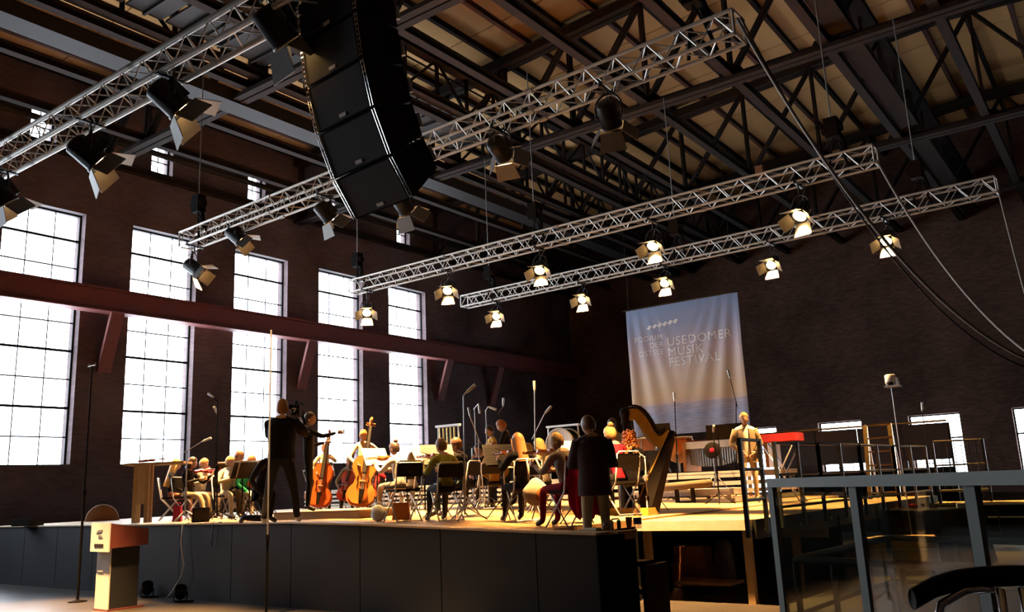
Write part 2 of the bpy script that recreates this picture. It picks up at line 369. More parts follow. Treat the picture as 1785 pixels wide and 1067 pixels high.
# catwalk
t = thing('catwalk', 'dark grated catwalk hung under the roof beside the window wall', 'catwalk', (-16.3, 1, ZB+.3))
for y in [1.5+1.0*i for i in range(20)]:
    shared('cwplank', 'plank', 'black_steel', t, lambda q: (q.box((0, 0, 0), (1.9, .9, .05)), q.box((0, 0, -.06), (1.9, .06, .08))), loc=(0, y-1, .05))
for x in (-1.0, 1.0):
    b = MB(); b.tube((x, 0, 1.05), (x, 21, 1.05), .03); b.build('handrail', 'black_steel', t)
b = MB(); b.box((-18.9, BY/2, ZB-.1), (.7, BY-1, .35)); o = b.build('cable_duct', 'black_steel'); tag(o, 'long dark cable duct under the roof near the window wall', 'duct')

# ------------------------------------------------------------------ stage
FP = lambda x: 8.72+(-5.2-x)*.031                         # front edge of the main deck
SX0, SX1, SXF, SY1 = -22.2, -6.2, -5.3, 21.0
st = thing('stage', 'large black skirted concert stage with a warm wooden deck', 'stage', (-12, 14, 0))
so = (-12, 14, 0)
xs = [SX0]
while xs[-1] < SX1-1.5: xs.append(xs[-1]+1.6)
xs[-1] = SX1
R0 = 11.4                                                 # right wing begins further back
def panel(x0, x1, y0a, y0b, y1a, y1b, m='deck_wood', name='deck_panel', th=.1, g=.004):
    b = MB(so); x0 += g; x1 -= g; z0, z1 = deckz(x0), deckz(x1)
    v = [(x0, y0a+g, z0), (x1, y0b+g, z1), (x1, y1b-g, z1), (x0, y1a-g, z0)]
    b.add([(x, y, z-th) for x, y, z in v]+v, [(0, 3, 2, 1), (4, 5, 6, 7), (0, 1, 5, 4), (1, 2, 6, 5), (2, 3, 7, 6), (3, 0, 4, 7)])
    return b.build(name, m, st)
for a, c in zip(xs, xs[1:]):
    panel(a, c, FP(a), FP(c), FP(a)+.32, FP(c)+.32, 'deck_edge', 'edge_board', th=.025)
    y = 0
    rows = [(.32, 1.25)]+[(1.25+1.3*i, 1.25+1.3*(i+1)) for i in range(9)]
    for j, (p, q) in enumerate(rows):
        panel(a, c, FP(a)+p, FP(c)+p, FP(a)+q, FP(c)+q)
panel(SX1, SXF, FP(SX1), FP(SXF), FP(SX1)+.32, FP(SXF)+.32, 'deck_edge', 'edge_board', th=.025)   # the front strip runs on past the steps
for q in range(1):
    b = MB(so); z = deckz(-5.4)
    v = [(SX1+.004, FP(SX1)+.325, z), (SXF+.11, FP(SXF)+.325, z), (-5.08, 9.3, z), (SX1+.004, 9.3, z)]
    b.add([(x, y, k-.1) for x, y, k in v]+v, [(0, 3, 2, 1), (4, 5, 6, 7), (0, 1, 5, 4), (1, 2, 6, 5), (2, 3, 7, 6), (3, 0, 4, 7)]); b.build('deck_panel', 'deck_wood', st)
# right wing
WE = lambda y: -4.45+(y-11.4)*.07                        # its right-hand edge
for j in range(6):
    y0, y1 = R0+1.5*j, R0+1.5*(j+1)
    b = MB(so); z = deckz(-5)
    v = [(SX1+.005, y0+.003, z), (WE(y0), y0+.003, z), (WE(y1), y1-.003, z), (SX1+.005, y1-.003, z)]
    b.add([(x, y, q-.1) for x, y, q in v]+v, [(0, 3, 2, 1), (4, 5, 6, 7), (0, 1, 5, 4), (1, 2, 6, 5), (2, 3, 7, 6), (3, 0, 4, 7)]); b.build('deck_panel', 'deck_wood', st)
    b = MB(so); b.beam((WE(y0)+.03, y0, z-.13), (WE(y1)+.03, y1, z-.13), .05, .26); b.build('side_board', 'rail_paint', st)
b = MB(so); b.box(((SX1+WE(R0))/2, R0-.03, deckz(-5)-.07), (WE(R0)-SX1, .05, .14)); b.build('front_board', 'white_wood', st)
b = MB(so)
for y in [R0+.25+.62*i for i in range(14)]: b.ball((WE(y)+.06, y, deckz(-5)-.14), .022, seg=6, ring=4)
b.build('bolt', 'chrome', st, kind='stuff')
for a, c in zip(xs+[SXF], xs[1:]+[SXF]):                              # skirt panels
    b = MB(so); za, zc = deckz(a)-.026, deckz(c)-.026
    v = [(a+.008, FP(a)+.03, 0), (c-.008, FP(c)+.03, 0), (c-.008, FP(c)+.03, zc), (a+.008, FP(a)+.03, za)]
    b.add(v+[(x, y+.03, z) for x, y, z in v], [(0, 1, 2, 3), (7, 6, 5, 4), (0, 4, 5, 1), (1, 5, 6, 2), (2, 6, 7, 3), (3, 7, 4, 0)]); b.build('skirt_panel', 'fascia', st)
b = MB(so); b.beam((SXF-.02, FP(SXF)+.03, .54), (-5.11, 9.3, .54), .04, 1.08); b.build('skirt_panel', 'black_cloth', st)
b = MB(so); b.box((SX1, 10.5, .5), (.04, 1.7, 1.0)); b.build('skirt_panel', 'black_cloth', st)
b = MB(so); b.box((-13, 16.5, .5), (16, .05, 1.0)); b.build('back_drape', 'black_cloth', st)
b = MB(so); b.box((-4.9, 14.4, .5), (1.5, .05, 1.0)); b.build('back_drape', 'black_cloth', st)
for x, y in ((WE(R0)-.12, R0+.1), (WE(R0)+.0, R0+1.7), (WE(R0)+.15, R0+3.3), (SX1+.1, R0+.1), (WE(17), 16.9), (SX1+.1, 16.9), (-7.0, 12), (-9.5, 12)):
    shared('stagepost', 'post', 'timber', st, lambda q: q.box((0, 0, .505), (.1, .1, 1.01)), loc=(x+12, y-14, 0))
b = MB(so); b.box((-4.75, 14.2, deckz(-5)-.35), (.9, .1, .16)); b.build('cross_beam', 'timber', st)
# loose things below the right wing
b = MB((-5.6, 12.2, .1)); b.box((-5.55, 12.3, .17), (.9, .5, .04)); tag(b.build('plank', 'timber', None, loc=(-5.6, 12.2, .1)), 'short wooden board lying under the right wing of the stage', 'board')
b = MB((-6.1, 13.0, .2)); b.box((-6.1, 13.0, .5), (.5, .35, .26)); b.box((-6.1, 13, .2), (.6, .4, .34)); tag(b.build('storage_box', 'brown_case', None, loc=(-6.1, 13, .2)), 'brown cardboard box in the dark under the stage wing', 'box')
b = MB((-6.0, 14.0, 0)); b.lathe([(.16, 0), (.17, .04), (.15, .5), (.12, .62), (.05, .66), (.0, .66)], (-6.0, 14.0, 0)); tag(b.build('white_drum', 'white_plastic', None, loc=(-6, 14, 0)), 'white plastic canister in the dark under the stage wing', 'canister')
# steps used by the man in the jacket
t = thing('access_steps', 'low dark steps let into the deck behind the front edge board', 'steps', (-5.65, 9.75, 0))
for i, z in enumerate((.36, .72)):
    b = MB(); b.box((0, .22-.28*i, z-.03), (1.0, .3, .06)); b.build('tread', 'black_paint', t)
for s in (-.5, .5):
    b = MB(); b.box((s, .08, .34), (.05, .6, .66)); b.build('stringer', 'black_paint', t)
# conductor's podium
pc = spot(596, 14.8); pz = deckz(pc.x)
t = thing('conductor_podium', 'low pale wooden conductor podium on the stage deck', 'podium', (pc.x, pc.y, pz), radians(8))
b = MB(); b.box((0, 0, .115), (1.9, 1.4, .03)); b.build('top_board', 'deck_wood', t)
for y in (-.68, .68):
    b = MB(); b.box((0, y, .05), (1.88, .03, .1)); b.build('side_board', 'timber', t)
for x in (-.92, .92):
    b = MB(); b.box((x, 0, .05), (.03, 1.33, .1)); b.build('side_board', 'timber', t)

# ------------------------------------------------------------------ rigging: lighting trusses
H = 6.2+EYE; BX = .36
def brace(q): q.tube((0, 0, 0), (0, 1, 0), .011, n=5, cap=False)
def truss(label, a, b, cr=.028):
    a, b = V(a), V(b); b.z = a.z; d = (b-a).normalized(); L = (b-a).length; rz = atan2(d.y, d.x)
    t = thing('lighting_truss', label, 'truss', a, rz, 'aluminium lighting trusses')
    cs = {'nt': (0, 0), 'nb': (0, -BX), 'ft': (BX, 0), 'fb': (BX, -BX)}          # near/far, top/bottom chord
    for k, (y, z) in cs.items():
        m = MB(); m.tube((0, y, z), (L, y, z), cr, n=8); m.build('chord', 'aluminium', t)
    n = max(2, round(L/.27)); st = L/n
    for p, q in (('nt', 'nb'), ('ft', 'fb'), ('nt', 'ft'), ('nb', 'fb')):
        for i in range(n):
            u, w = (cs[p], cs[q]) if i % 2 else (cs[q], cs[p])
            o = shared('brace', 'brace', 'aluminium', t, brace); orient(o, (i*st, u[0], u[1]), ((i+1)*st, w[0], w[1]))
    for x in (0, L):
        m = MB()
        for p, q in (('nt', 'nb'), ('nb', 'fb'), ('fb', 'ft'), ('ft', 'nt')): m.tube((x, *cs[p]), (x, *cs[q]), .02, n=6)
        m.build('end_frame', 'aluminium', t)
    for x in [L*f for f in (.25, .5, .75)]:                      # bolted joints between the truss sections
        m = MB()
        for y, z in cs.values(): m.tube((x-.07, y, z), (x+.07, y, z), .042, n=8)
        m.build('coupler', 'zinc', t, kind='stuff')
    return a, b
T1 = truss('lighting truss passing behind the hanging loudspeaker column', onz(313, 405, H), onz(1276, 16, H))
T2 = truss('long lighting truss in the middle, ending in front of the fourth window', onz(608, 489, H), onz(1520, 252, H))
T3 = truss('rearmost and lowest looking lighting truss above the banner', onz(803, 516, H), onz(1733, 307, H))
T0 = truss('nearest lighting truss crossing the upper left corner', (-18.4, 5.87, H), (-3.4, 5.87, H), .042)

def lantern(P, aim, label, tr, s=1.0, energy=0, lit=True, back=False, cone=50):
    P = V(P); d = (V(aim)-P).normalized(); _, x, z = frame(d)
    t = thing('stage_lantern', label, 'stage light', P, 0, 'stage lanterns hung from the trusses')
    R = Matrix((x, d, z)).transposed(); bm = lambda: MB(P)
    W = lambda q: P+R @ (V(q)*s)
    m = bm(); m.lathe([(0, -.2), (.09, -.2), (.125, -.17), (.125, .1), (.135, .1), (.135, .13), (.118, .13), (.112, .1)], P, d*1, 14)
    for i, f in enumerate(m.v): m.v[i] = P+(f-P)*s
    for k in range(4): m.beam(W((-.12+.08*k, -.13, .1)), W((-.12+.08*k, .08, .1)), .012*s, .07*s, R @ ZV)
    m.build('body', 'lamp_body', t)
    m = bm(); m.lathe([(0, .1), (.06, .106), (.112, .1)], P, d, 14)
    for i, f in enumerate(m.v): m.v[i] = P+(f-P)*s
    m.build('lens', 'lens_glow' if not back else 'lens_back', t, label='glowing warm lens')
    # barn doors: four leaves hinged round the mouth
    r = .135
    for nm, (ax, sx, op) in {'t': ((0, 1), 1, 38), 'b': ((0, -1), 1, 30), 'l': ((-1, 0), 0, 42), 'r': ((1, 0), 0, 42)}.items():
        m = bm(); ln = .23; o = radians(op)
        e = V((ax[0]*r, .14, ax[1]*r)); dirv = V((ax[0]*sin(o), cos(o), ax[1]*sin(o))); tv = V((1, 0, 0)) if sx else V((0, 0, 1))
        w0, w1 = r*.95, r*(1.25 if sx else .95)
        n = dirv.cross(tv)*.004
        q = [e-tv*w0, e+tv*w0, e+tv*w1+dirv*ln, e-tv*w1+dirv*ln]
        vs = [W(p-n) for p in q]+[W(p+n) for p in q]
        m.add(vs, [(0, 3, 2, 1), (4, 5, 6, 7), (0, 1, 5, 4), (1, 2, 6, 5), (2, 3, 7, 6), (3, 0, 4, 7)]); m.build('barn_door', 'door_metal', t)
    zt = H-BX; top = P+V((0, 0, .30*s))
    h = V((x.x, x.y, 0)).normalized()*.165*s
    m = bm(); pts = [P-h]+[P+h*(-cos(a))+V((0, 0, .12*s+.18*s*sin(a))) for a in [pi*i/8 for i in range(9)]]+[P+h]
    m.path(pts, .014*s, 5); m.build('yoke', 'lamp_body', t)
    m = bm(); m.tube(top, V((P.x, P.y, max(zt-.05, top.z+.02))), .016, n=6); m.build('hanging_bolt', 'lamp_body', t)
    m = bm(); m.box((P.x, P.y, zt-.035), (.05, BX+.10, .03)); m.box((P.x, P.y-BX/2, zt), (.05, .075, .075)); m.box((P.x, P.y+BX/2, zt), (.05, .075, .075)); m.build('hook_clamp', 'lamp_body', t)
    m = bm(); m.path([W((.0, -.19, .0)), W((.05, -.3, .05)), V((P.x+.1, P.y, (P.z+zt)/2+.1)), V((P.x+.14, P.y, zt))], .008, 5); m.build('lamp_cable', 'cable_black', t)
    if energy:
        L = bpy.data.lights.new('lantern_beam', 'SPOT'); L.energy = energy; L.color = WARM; L.spot_size = radians(cone); L.spot_blend = .6; L.shadow_soft_size = .11
        o = bpy.data.objects.new('lantern_beam', L); COL.objects.link(o); o.parent = t
        o.matrix_local = Matrix((x, -z*-1, -d)).transposed().to_4x4() if False else (Matrix((x, z, -d)).transposed().to_4x4() @ Matrix.Identity(4))
        o.matrix_local.translation = d*.14*s
    return t
def yat(tr, x):                                           # y of a truss near its lower front chord at world x
    a, b = tr; return a.y+(b.y-a.y)*(x-a.x)/(b.x-a.x)
def hang(px, py, tr):
    a, b = tr; p = ony(px, py, (a.y+b.y)/2)
    for _ in range(4): p = ony(px, py, yat(tr, p.x)+BX/2)
    return p
STAGE = V((-9.5, 14, 1.2))
# first truss: lanterns that light the orchestra from the front
for px, py, s, aim, lb, e in ((298, 176, 1.5, (-7.2, 12.6, 1), 'lantern with fanned shutters at the middle of the nearest truss', 1),
                       (155, 270, 1.5, (-9.5, 12.8, 1), 'lantern hanging in front of the upper left window, shutters lit inside', 1),
                       (484, 52, 1.5, (-6.8, 12.5, 1), 'lantern on the nearest truss just left of the loudspeaker column', 1),
                       (4, 338, 1.4, (-15, 11.0, 1), 'lantern cut by the left picture edge above the first window', 1)):
    lantern(hang(px, py, T0), aim, lb, T0, s, SPOT_FRONT*e, cone=44)
for px, py, s, aim, lb in ((1062, 204, 1.25, (-7.6, 17.5, 1.2), 'dark lantern seen from behind right of the loudspeaker, before the roof panels'),
                       (872, 262, 1.25, (-10.8, 24, 3.2), 'dark lantern seen from behind, first right of the loudspeaker column'),
                       (702, 357, 1.2, (-10, 17, 1), 'lantern half hidden under the lower end of the loudspeaker column'),
                       (568, 372, 1.2, (-11, 17, 1), 'lantern before a small upper window, left of the loudspeaker foot'),
                       (412, 412, 1.2, (-11, 16, 1), 'lantern above the third tall window on the second truss'),
                       (338, 468, 1.2, (-11, 15, 1), 'lantern with white shutters at the left end of the second truss')):
    lantern(hang(px, py, T1), aim, lb, T1, s, SPOT_FRONT*(1.6 if px == 1062 else 1))
for (px, py, s), lb in zip(((640, 542, 1.1), (781, 503, 1.1), (942, 467, 1.12), (1140, 424, 1.12), (1397, 370, 1.2)),
        ('glowing lantern under the left end of the middle truss', 'glowing lantern second from the left on the middle truss',
         'glowing lantern at the centre of the middle truss', 'glowing lantern second from the right on the middle truss', 'glowing lantern at the right of the middle truss, the highest lit one')):
    p = hang(px, py, T2); lantern(p, (p.x*.55-3.5, 11.8, 1.0), lb, T2, s, SPOT_BACK, cone=50)
for (px, py, s), lb in zip(((866, 549, 1.05), (1016, 520, 1.05), (1160, 491, 1.05), (1346, 459, 1.05), (1545, 416, 1.1)),
        ('glowing lantern at the left of the rearmost truss', 'glowing lantern second from the left on the rearmost truss',
         'glowing lantern over the left edge of the banner', 'glowing lantern just right of the banner top', 'glowing lantern at the far right of the rearmost truss')):
    p = hang(px, py, T3); lantern(p, (p.x*.6-3.0, 13.0, 1.0) if px < 1500 else (-3.9, 13.8, 0), lb, T3, s, SPOT_BACK, cone=58)

def hoist(P, label, top=ZB-.2, s=1.0):                    # chain hoist above a truss
    P = V(P); t = thing('chain_hoist', label, 'hoist', P, 0, 'chain hoists carrying the trusses')
    m = MB(P); m.box(P+V((0, 0, .62)), (.26*s, .22*s, .42*s)); m.tube(P+V((-.2*s, 0, .62)), P+V((.2*s, 0, .62)), .1*s, n=10); m.build('motor', 'black_paint', t)
    m = MB(P); m.path([P+V((.12, 0, .5)), P+V((.2, 0, .2)), P+V((.2, 0, .0)), P+V((.12, 0, .3))], .05, 6); m.build('chain_bag', 'black_cloth', t)
    m = MB(P); m.tube(P+V((0, 0, .8)), V((P.x, P.y, top)), .014, n=6); m.build('chain', 'zinc', t)
    m = MB(P); m.path([P+V((-.22, .18, -.3)), P+V((-.12, .1, .1)), P+V((0, 0, .4)), P+V((.12, .1, .1)), P+V((.22, .18, -.3))], .03, 6); m.build('sling', 'black_cloth', t)
def on(tr, f): a, b = tr; return a+(b-a)*f+V((0, BX/2, 0))
hoist(on(T1, .955), 'black chain hoist at the right end of the second truss')
hoist(on(T2, .012), 'black chain hoist at the left end of the middle truss, before the fourth window')
hoist(on(T2, .95), 'black chain hoist at the right end of the middle truss')
hoist(on(T2, .45), 'black chain hoist above the centre of the middle truss')
hoist(on(T3, .07), 'black chain hoist near the left end of the rearmost truss')
hoist(on(T3, .9), 'black chain hoist near the right end of the rearmost truss')
hoist(on(T3, .5), 'black chain hoist above the centre of the rearmost truss')
hoist(on(T1, .035), 'black chain hoist at the left end of the second truss, before the second window')

# line array
t = thing('line_array', 'tall curved black loudspeaker column of stacked cabinets hung in front of the trusses', 'loudspeaker', (-6.5, 6.2, 5))
wv, dv = V((-.996, .09, 0)), V((.09, .996, 0)); A0 = wv*6.96
P2 = lambda d, z, k: V((0, 0, 0))+wv*(at(634, 98, 9.7).dot(wv)+1.1*k)+dv*d+ZV*(z+EYE)
fr = [(5.47, 5.98), (5.53, 5.45), (5.62, 4.90), (5.78, 4.34), (6.03, 3.82), (6.36, 3.37)]
bk = [(6.21, 6.02), (6.28, 5.60), (6.36, 5.12), (6.49, 4.68), (6.66, 4.28), (6.90, 3.92)]
def mixp(a, c, f): return (a[0]+(c[0]-a[0])*f, a[1]+(c[1]-a[1])*f)
for i in range(5):
    g = .012
    f0, f1, b0, b1 = mixp(fr[i], fr[i+1], g), mixp(fr[i], fr[i+1], 1-g), mixp(bk[i], bk[i+1], g+.02), mixp(bk[i], bk[i+1], 1-g-.02)
    m = MB((-6.5, 6.2, 5)); q = [P2(*f0, .02), P2(*f0, .98), P2(*b0, .86), P2(*b0, .14), P2(*f1, .02), P2(*f1, .98), P2(*b1, .86), P2(*b1, .14)]
    m.add(q, [(0, 1, 2, 3), (7, 6, 5, 4), (0, 4, 5, 1), (1, 5, 6, 2), (2, 6, 7, 3), (3, 7, 4, 0)])
    cab = m.build('cabinet', 'black_paint', t)
    fz = V((0, 0, 0))+(P2(*f1, .5)-P2(*f0, .5)); nn = -(fz.normalized().cross(wv)); nn = nn if nn.dot(dv) < 0 else -nn
    m = MB((-6.5, 6.2, 5)); q = [P2(*mixp(f0, f1, .04), .07)+nn*.012, P2(*mixp(f0, f1, .04), .93)+nn*.012, P2(*mixp(f0, f1, .96), .93)+nn*.012, P2(*mixp(f0, f1, .96), .07)+nn*.012]
    m.add(q+[p-nn*.012 for p in q], [(0, 1, 2, 3), (0, 4, 5, 1), (1, 5, 6, 2), (2, 6, 7, 3), (3, 7, 4, 0)]); m.build('grille', 'fascia', cab)
    m = MB((-6.5, 6.2, 5)); c = P2(*mixp(f0, f1, .87), .5)+nn*.018; zz = fz.normalized(); m.prism([(-.06, -.022), (.06, -.022), (.06, .022), (-.06, .022)], c, wv, zz, .008); m.build('badge', 'logo_white', cab, label='small white rectangular badge')
    for k in (.015, .985):
        m = MB((-6.5, 6.2, 5)); u = wv*(.022)
        for s in (-1, 1): m.tube(P2(*mixp(f0, f1, .02), k)+u*s+nn*.02, P2(*mixp(f0, f1, .98), k)+u*s+nn*.02, .007, n=5)
        for j in range(9): m.beam(P2(*mixp(f0, f1, .06+.11*j), k)-u+nn*.02, P2(*mixp(f0, f1, .06+.11*j), k)+u+nn*.02, .012, .01)
        m.build('rigging_strip', 'chrome', cab)
    m = MB((-6.5, 6.2, 5)); c0, c1 = P2(*mixp(bk[i], bk[i+1], .3), .14), P2(*mixp(bk[i], bk[i+1], .7), .14); m.tube(c0+dv*.03, c1+dv*.03, .03, n=6); m.build('rear_bracket', 'zinc', cab)
m = MB((-6.5, 6.2, 5)); m.beam(P2(5.5, 6.08, .1), P2(5.5, 6.08, .9), .12, .1); m.beam(P2(5.5, 6.08, .5), P2(6.3, 6.08, .5), .12, .1); m.build('fly_frame', 'black_steel', t)
for d in (6.0, 6.28):
    m = MB((-6.5, 6.2, 5)); m.tube(P2(d, 6.05, .5), P2(d, ZB-EYE-.15, .5), .014, n=6); m.build('chain', 'zinc', t)

# cables running down from the truss ends
def cable(name, label, pts, r, m, cat='cable'):
    b = MB(pts[0]); b.path(pts, r, 6); o = b.build(name, m, None, loc=pts[0]); tag(o, label, cat); return o
def sag(a, b, s, n=24): a, b = V(a), V(b); return [a+(b-a)*(i/n)-ZV*(s*4*(i/n)*(1-i/n)) for i in range(n+1)]
e1 = T1[1]+V((.02, .1, -.1)); cable('cable', 'thick pale cable hanging from the right end of the second truss', sag(e1, at(1830, 640, 11.0), .95), .022, 'cable_grey')
cable('cable', 'thin dark cable beside the thick one, from the second truss', sag(e1+V((.05, 0, 0)), at(1840, 652, 11.2), 1.15), .012, 'cable_black')
e2 = T2[1]+V((.02, .1, -.3)); cable('cable', 'pale cable hanging from the right end of the middle truss', sag(e2, at(1860, 655, 12.5), .7), .022, 'cable_grey')
e3 = T3[1]+V((.02, .1, -.3)); cable('cable', 'dark cable hanging from the right end of the rearmost truss', sag(e3, at(1850, 720, 16), .5), .02, 'cable_grey')
b = MB(on(T2, .845)); b.box((0, 0, 0), (.16, .14, .2)); b.o = V(); tag(b.build('junction_box', 'brown_case', None, loc=on(T2, .845)+V((0, 0, .13))), 'small pale box standing on the middle truss near its right end', 'box')

# banner
by = 24.0
B = [ony(1091, 543, by), ony(1285, 510, by), ony(1299, 745, by), ony(1100, 757, by)]
zt = (B[0].z+B[1].z)/2; x0, x1 = B[0].x, B[1].x; bw_, bh = x1-x0, zt-3.05
t = thing('festival_banner', 'large printed banner with a sunset sea and white lettering behind the stage', 'banner', (x0, by, zt))
def fold(u, v):                                           # hanging folds fan out from the two upper corners
    a = .045*sin(26*u/(.35+v*.5)+.5)*max(0, .5-u)*min(1, 2.2*v)*1.6 if u < .5 else .05*sin(24*(1-u)/(.3+v*.55)+1)*max(0, u-.45)*min(1, 2.2*v)*1.7
    return a+.012*sin(9*v+4*u)
nu, nv = 60, 44; vs = []; fs = []
for j in range(nv+1):
    for i in range(nu+1):
        u, v = i/nu, j/nv; vs.append(V((x0+bw_*u, by-fold(u, v), zt-bh*v)))
for j in range(nv):
    for i in range(nu): a = j*(nu+1)+i; fs.append((a, a+1, a+nu+2, a+nu+1))
def banner_mat():
    m = mat('banner_print', (1, 1, 1), .6, 0, .0); nt = m.node_tree; b = nt.nodes['Principled BSDF']
    tc = nt.nodes.new('ShaderNodeTexCoord'); sp = nt.nodes.new('ShaderNodeSeparateXYZ'); nt.links.new(tc.outputs['Object'], sp.inputs[0])
    mr = nt.nodes.new('ShaderNodeMapRange'); mr.inputs[1].default_value = 0; mr.inputs[2].default_value = -bh
    nt.links.new(sp.outputs[2], mr.inputs[0]); cr = nt.nodes.new('ShaderNodeValToRGB'); e = cr.color_ramp.elements
    stops = [(0, (0.2, 0.333, 0.592)), (0.18, (0.311, 0.37, 0.548)), (0.36, (0.533, 0.444, 0.488)), (0.55, (0.681, 0.518, 0.4)), (0.72, (0.71, 0.488, 0.281)), (0.765, (0.636, 0.444, 0.34)), (0.775, (0.429, 0.355, 0.407)), (0.86, (0.296, 0.326, 0.444)), (1, (0.355, 0.34, 0.407))]
    e[0].position, e[0].color = stops[0][0], (*stops[0][1], 1); e[1].position, e[1].color = 1, (*stops[-1][1], 1)
    for p, c in stops[1:-1]: n = e.new(p); n.color = (*c, 1)
    nt.links.new(mr.outputs[0], cr.inputs[0])
    nz = nt.nodes.new('ShaderNodeTexNoise'); mp = nt.nodes.new('ShaderNodeMapping'); mp.inputs['Scale'].default_value = (1.5, 1, 22); nz.inputs['Scale'].default_value = 1.6; nz.inputs['Detail'].default_value = 4
    nt.links.new(tc.outputs['Object'], mp.inputs[0]); nt.links.new(mp.outputs[0], nz.inputs['Vector'])
    gt = nt.nodes.new('ShaderNodeMapRange'); gt.inputs[1].default_value = .76; gt.inputs[2].default_value = .80; nt.links.new(mr.outputs[0], gt.inputs[0])   # ripples only in the printed sea
    r2 = nt.nodes.new('ShaderNodeMapRange'); r2.inputs[1].default_value = .3; r2.inputs[2].default_value = .7; r2.inputs[3].default_value = .72; r2.inputs[4].default_value = 1.3; nt.links.new(nz.outputs['Fac'], r2.inputs[0])
    mx = nt.nodes.new('ShaderNodeMix'); mx.data_type = 'FLOAT'; mx.inputs[2].default_value = 1; nt.links.new(gt.outputs[0], mx.inputs[0]); nt.links.new(r2.outputs[0], mx.inputs[3])
    sc = nt.nodes.new('ShaderNodeVectorMath'); sc.operation = 'SCALE'; nt.links.new(cr.outputs[0], sc.inputs[0]); nt.links.new(mx.outputs[0], sc.inputs['Scale'])
    nt.links.new(sc.outputs[0], b.inputs['Base Color'])
banner_mat()
b = MB((x0, by, zt)); b.add(vs, fs, True); b.build('cloth', 'banner_print', t)
b = MB((x0, by, zt)); b.tube((x0-.12, by, zt+.03), (x1+.12, by, zt+.03), .025); b.build('top_pole', 'black_steel', t)
for x in (x0+.1, x1-.1):
    b = MB((x0, by, zt)); b.tube((x, by, zt+.03), (x, by, ZB-.1), .006, n=5); b.build('hanging_line', 'cable_black', t)
def text(s, u, v, size, m, parent, align='LEFT'):
    cu = bpy.data.curves.new('t', 'FONT'); cu.body = s; cu.size = size; cu.align_x = align; cu.extrude = 0; cu.space_character = 1.12; cu.resolution_u = 3
    o = bpy.data.objects.new('t', cu); COL.objects.link(o); bpy.context.view_layer.update()
    me = bpy.data.meshes.new_from_object(o.evaluated_get(bpy.context.evaluated_depsgraph_get())); bpy.data.objects.remove(o)
    b2 = bmesh.new(); b2.from_mesh(me); bmesh.ops.triangulate(b2, faces=b2.faces)
    for _ in range(2): bmesh.ops.subdivide_edges(b2, edges=[e for e in b2.edges if e.calc_length() > .12], cuts=1)
    for p in b2.verts:
        uu, vv = u+p.co.x/bw_, v-p.co.y/bh; p.co = V((bw_*uu, -fold(uu, vv)-.008, -bh*vv))
    b2.to_mesh(me); b2.free(); me.materials.clear(); me.materials.append(M(m)); return link('lettering', me, parent, label='white lettering '+s)
mat('print_white', (.92, .90, .88), .6, 0, .02)
for i, s in enumerate(('USEDOMER', 'MUSIK', 'FESTIVAL')): text(s, .360, .325+.080*i, .385, 'print_white', t)
for i, s in enumerate(('PODIUM', 'DER', 'OSTSEE')): text(s, .325, .265+.058*i, .245, 'print_white', t, 'RIGHT')
for k in range(6):
    u, v = .215+.048*k, .160-.004*k; r = .072
    b = MB((x0, by, zt)); f = lambda du, dz: V((x0+bw_*u+du, by-fold(u, v)-.01, zt-bh*v+dz))
    pts = [(-.11, -.035), (-.01, .075), (.09, .035), (-.01, -.08)]
    b.add([f(*p) for p in pts]+[f(*p)+V((0, .004, 0)) for p in pts], [(0, 3, 2, 1), (4, 5, 6, 7)]); b.build('emblem_piece', 'print_white', t)
b = MB((x0, by, zt)); b.box((x0+bw_*.305, by-fold(.305, .155)-.01, zt-bh*.155), (.02, .004, .34)); b.build('emblem_piece', 'print_white', t)

# ------------------------------------------------------------------ people
def DIR(az): return V((sin(radians(az)), cos(radians(az)), 0))
ARMS = {'down': ((.25, -.03, 1.14), (.25, .08, .89), (-.25, -.03, 1.14), (-.25, .08, .89)),
        'lap': ((.25, .06, 1.17), (.12, .30, 1.06), (-.25, .06, 1.17), (-.12, .30, 1.06)),
        'violin': ((.30, .14, 1.22), (.12, .36, 1.31), (-.24, .20, 1.23), (-.20, .42, 1.40)),
        'cello': ((.31, .18, 1.18), (.17, .38, 1.02), (-.31, .14, 1.28), (-.13, .20, 1.42)),
        'conduct': ((.27, .26, 1.30), (.24, .52, 1.36), (-.26, .06, 1.17), (-.18, .30, 1.22)),
        'camera': ((.33, .20, 1.24), (.24, .42, 1.44), (-.20, .24, 1.22), (.05, .44, 1.40)),
        'mallet': ((.25, .08, 1.18), (.15, .34, 1.09), (-.25, .08, 1.18), (-.13, .32, 1.06)),
        'waist': ((.28, -.03, 1.15), (.13, .17, .98), (-.28, -.03, 1.15), (-.11, .17, .96)),
        'phone': ((.26, .05, 1.15), (.09, .29, 1.14), (-.26, .05, 1.15), (-.09, .29, 1.14)),
        'wind': ((.27, .14, 1.18), (.08, .32, 1.12), (-.27, .14, 1.20), (-.04, .28, 1.22))}
PEOPLE = []
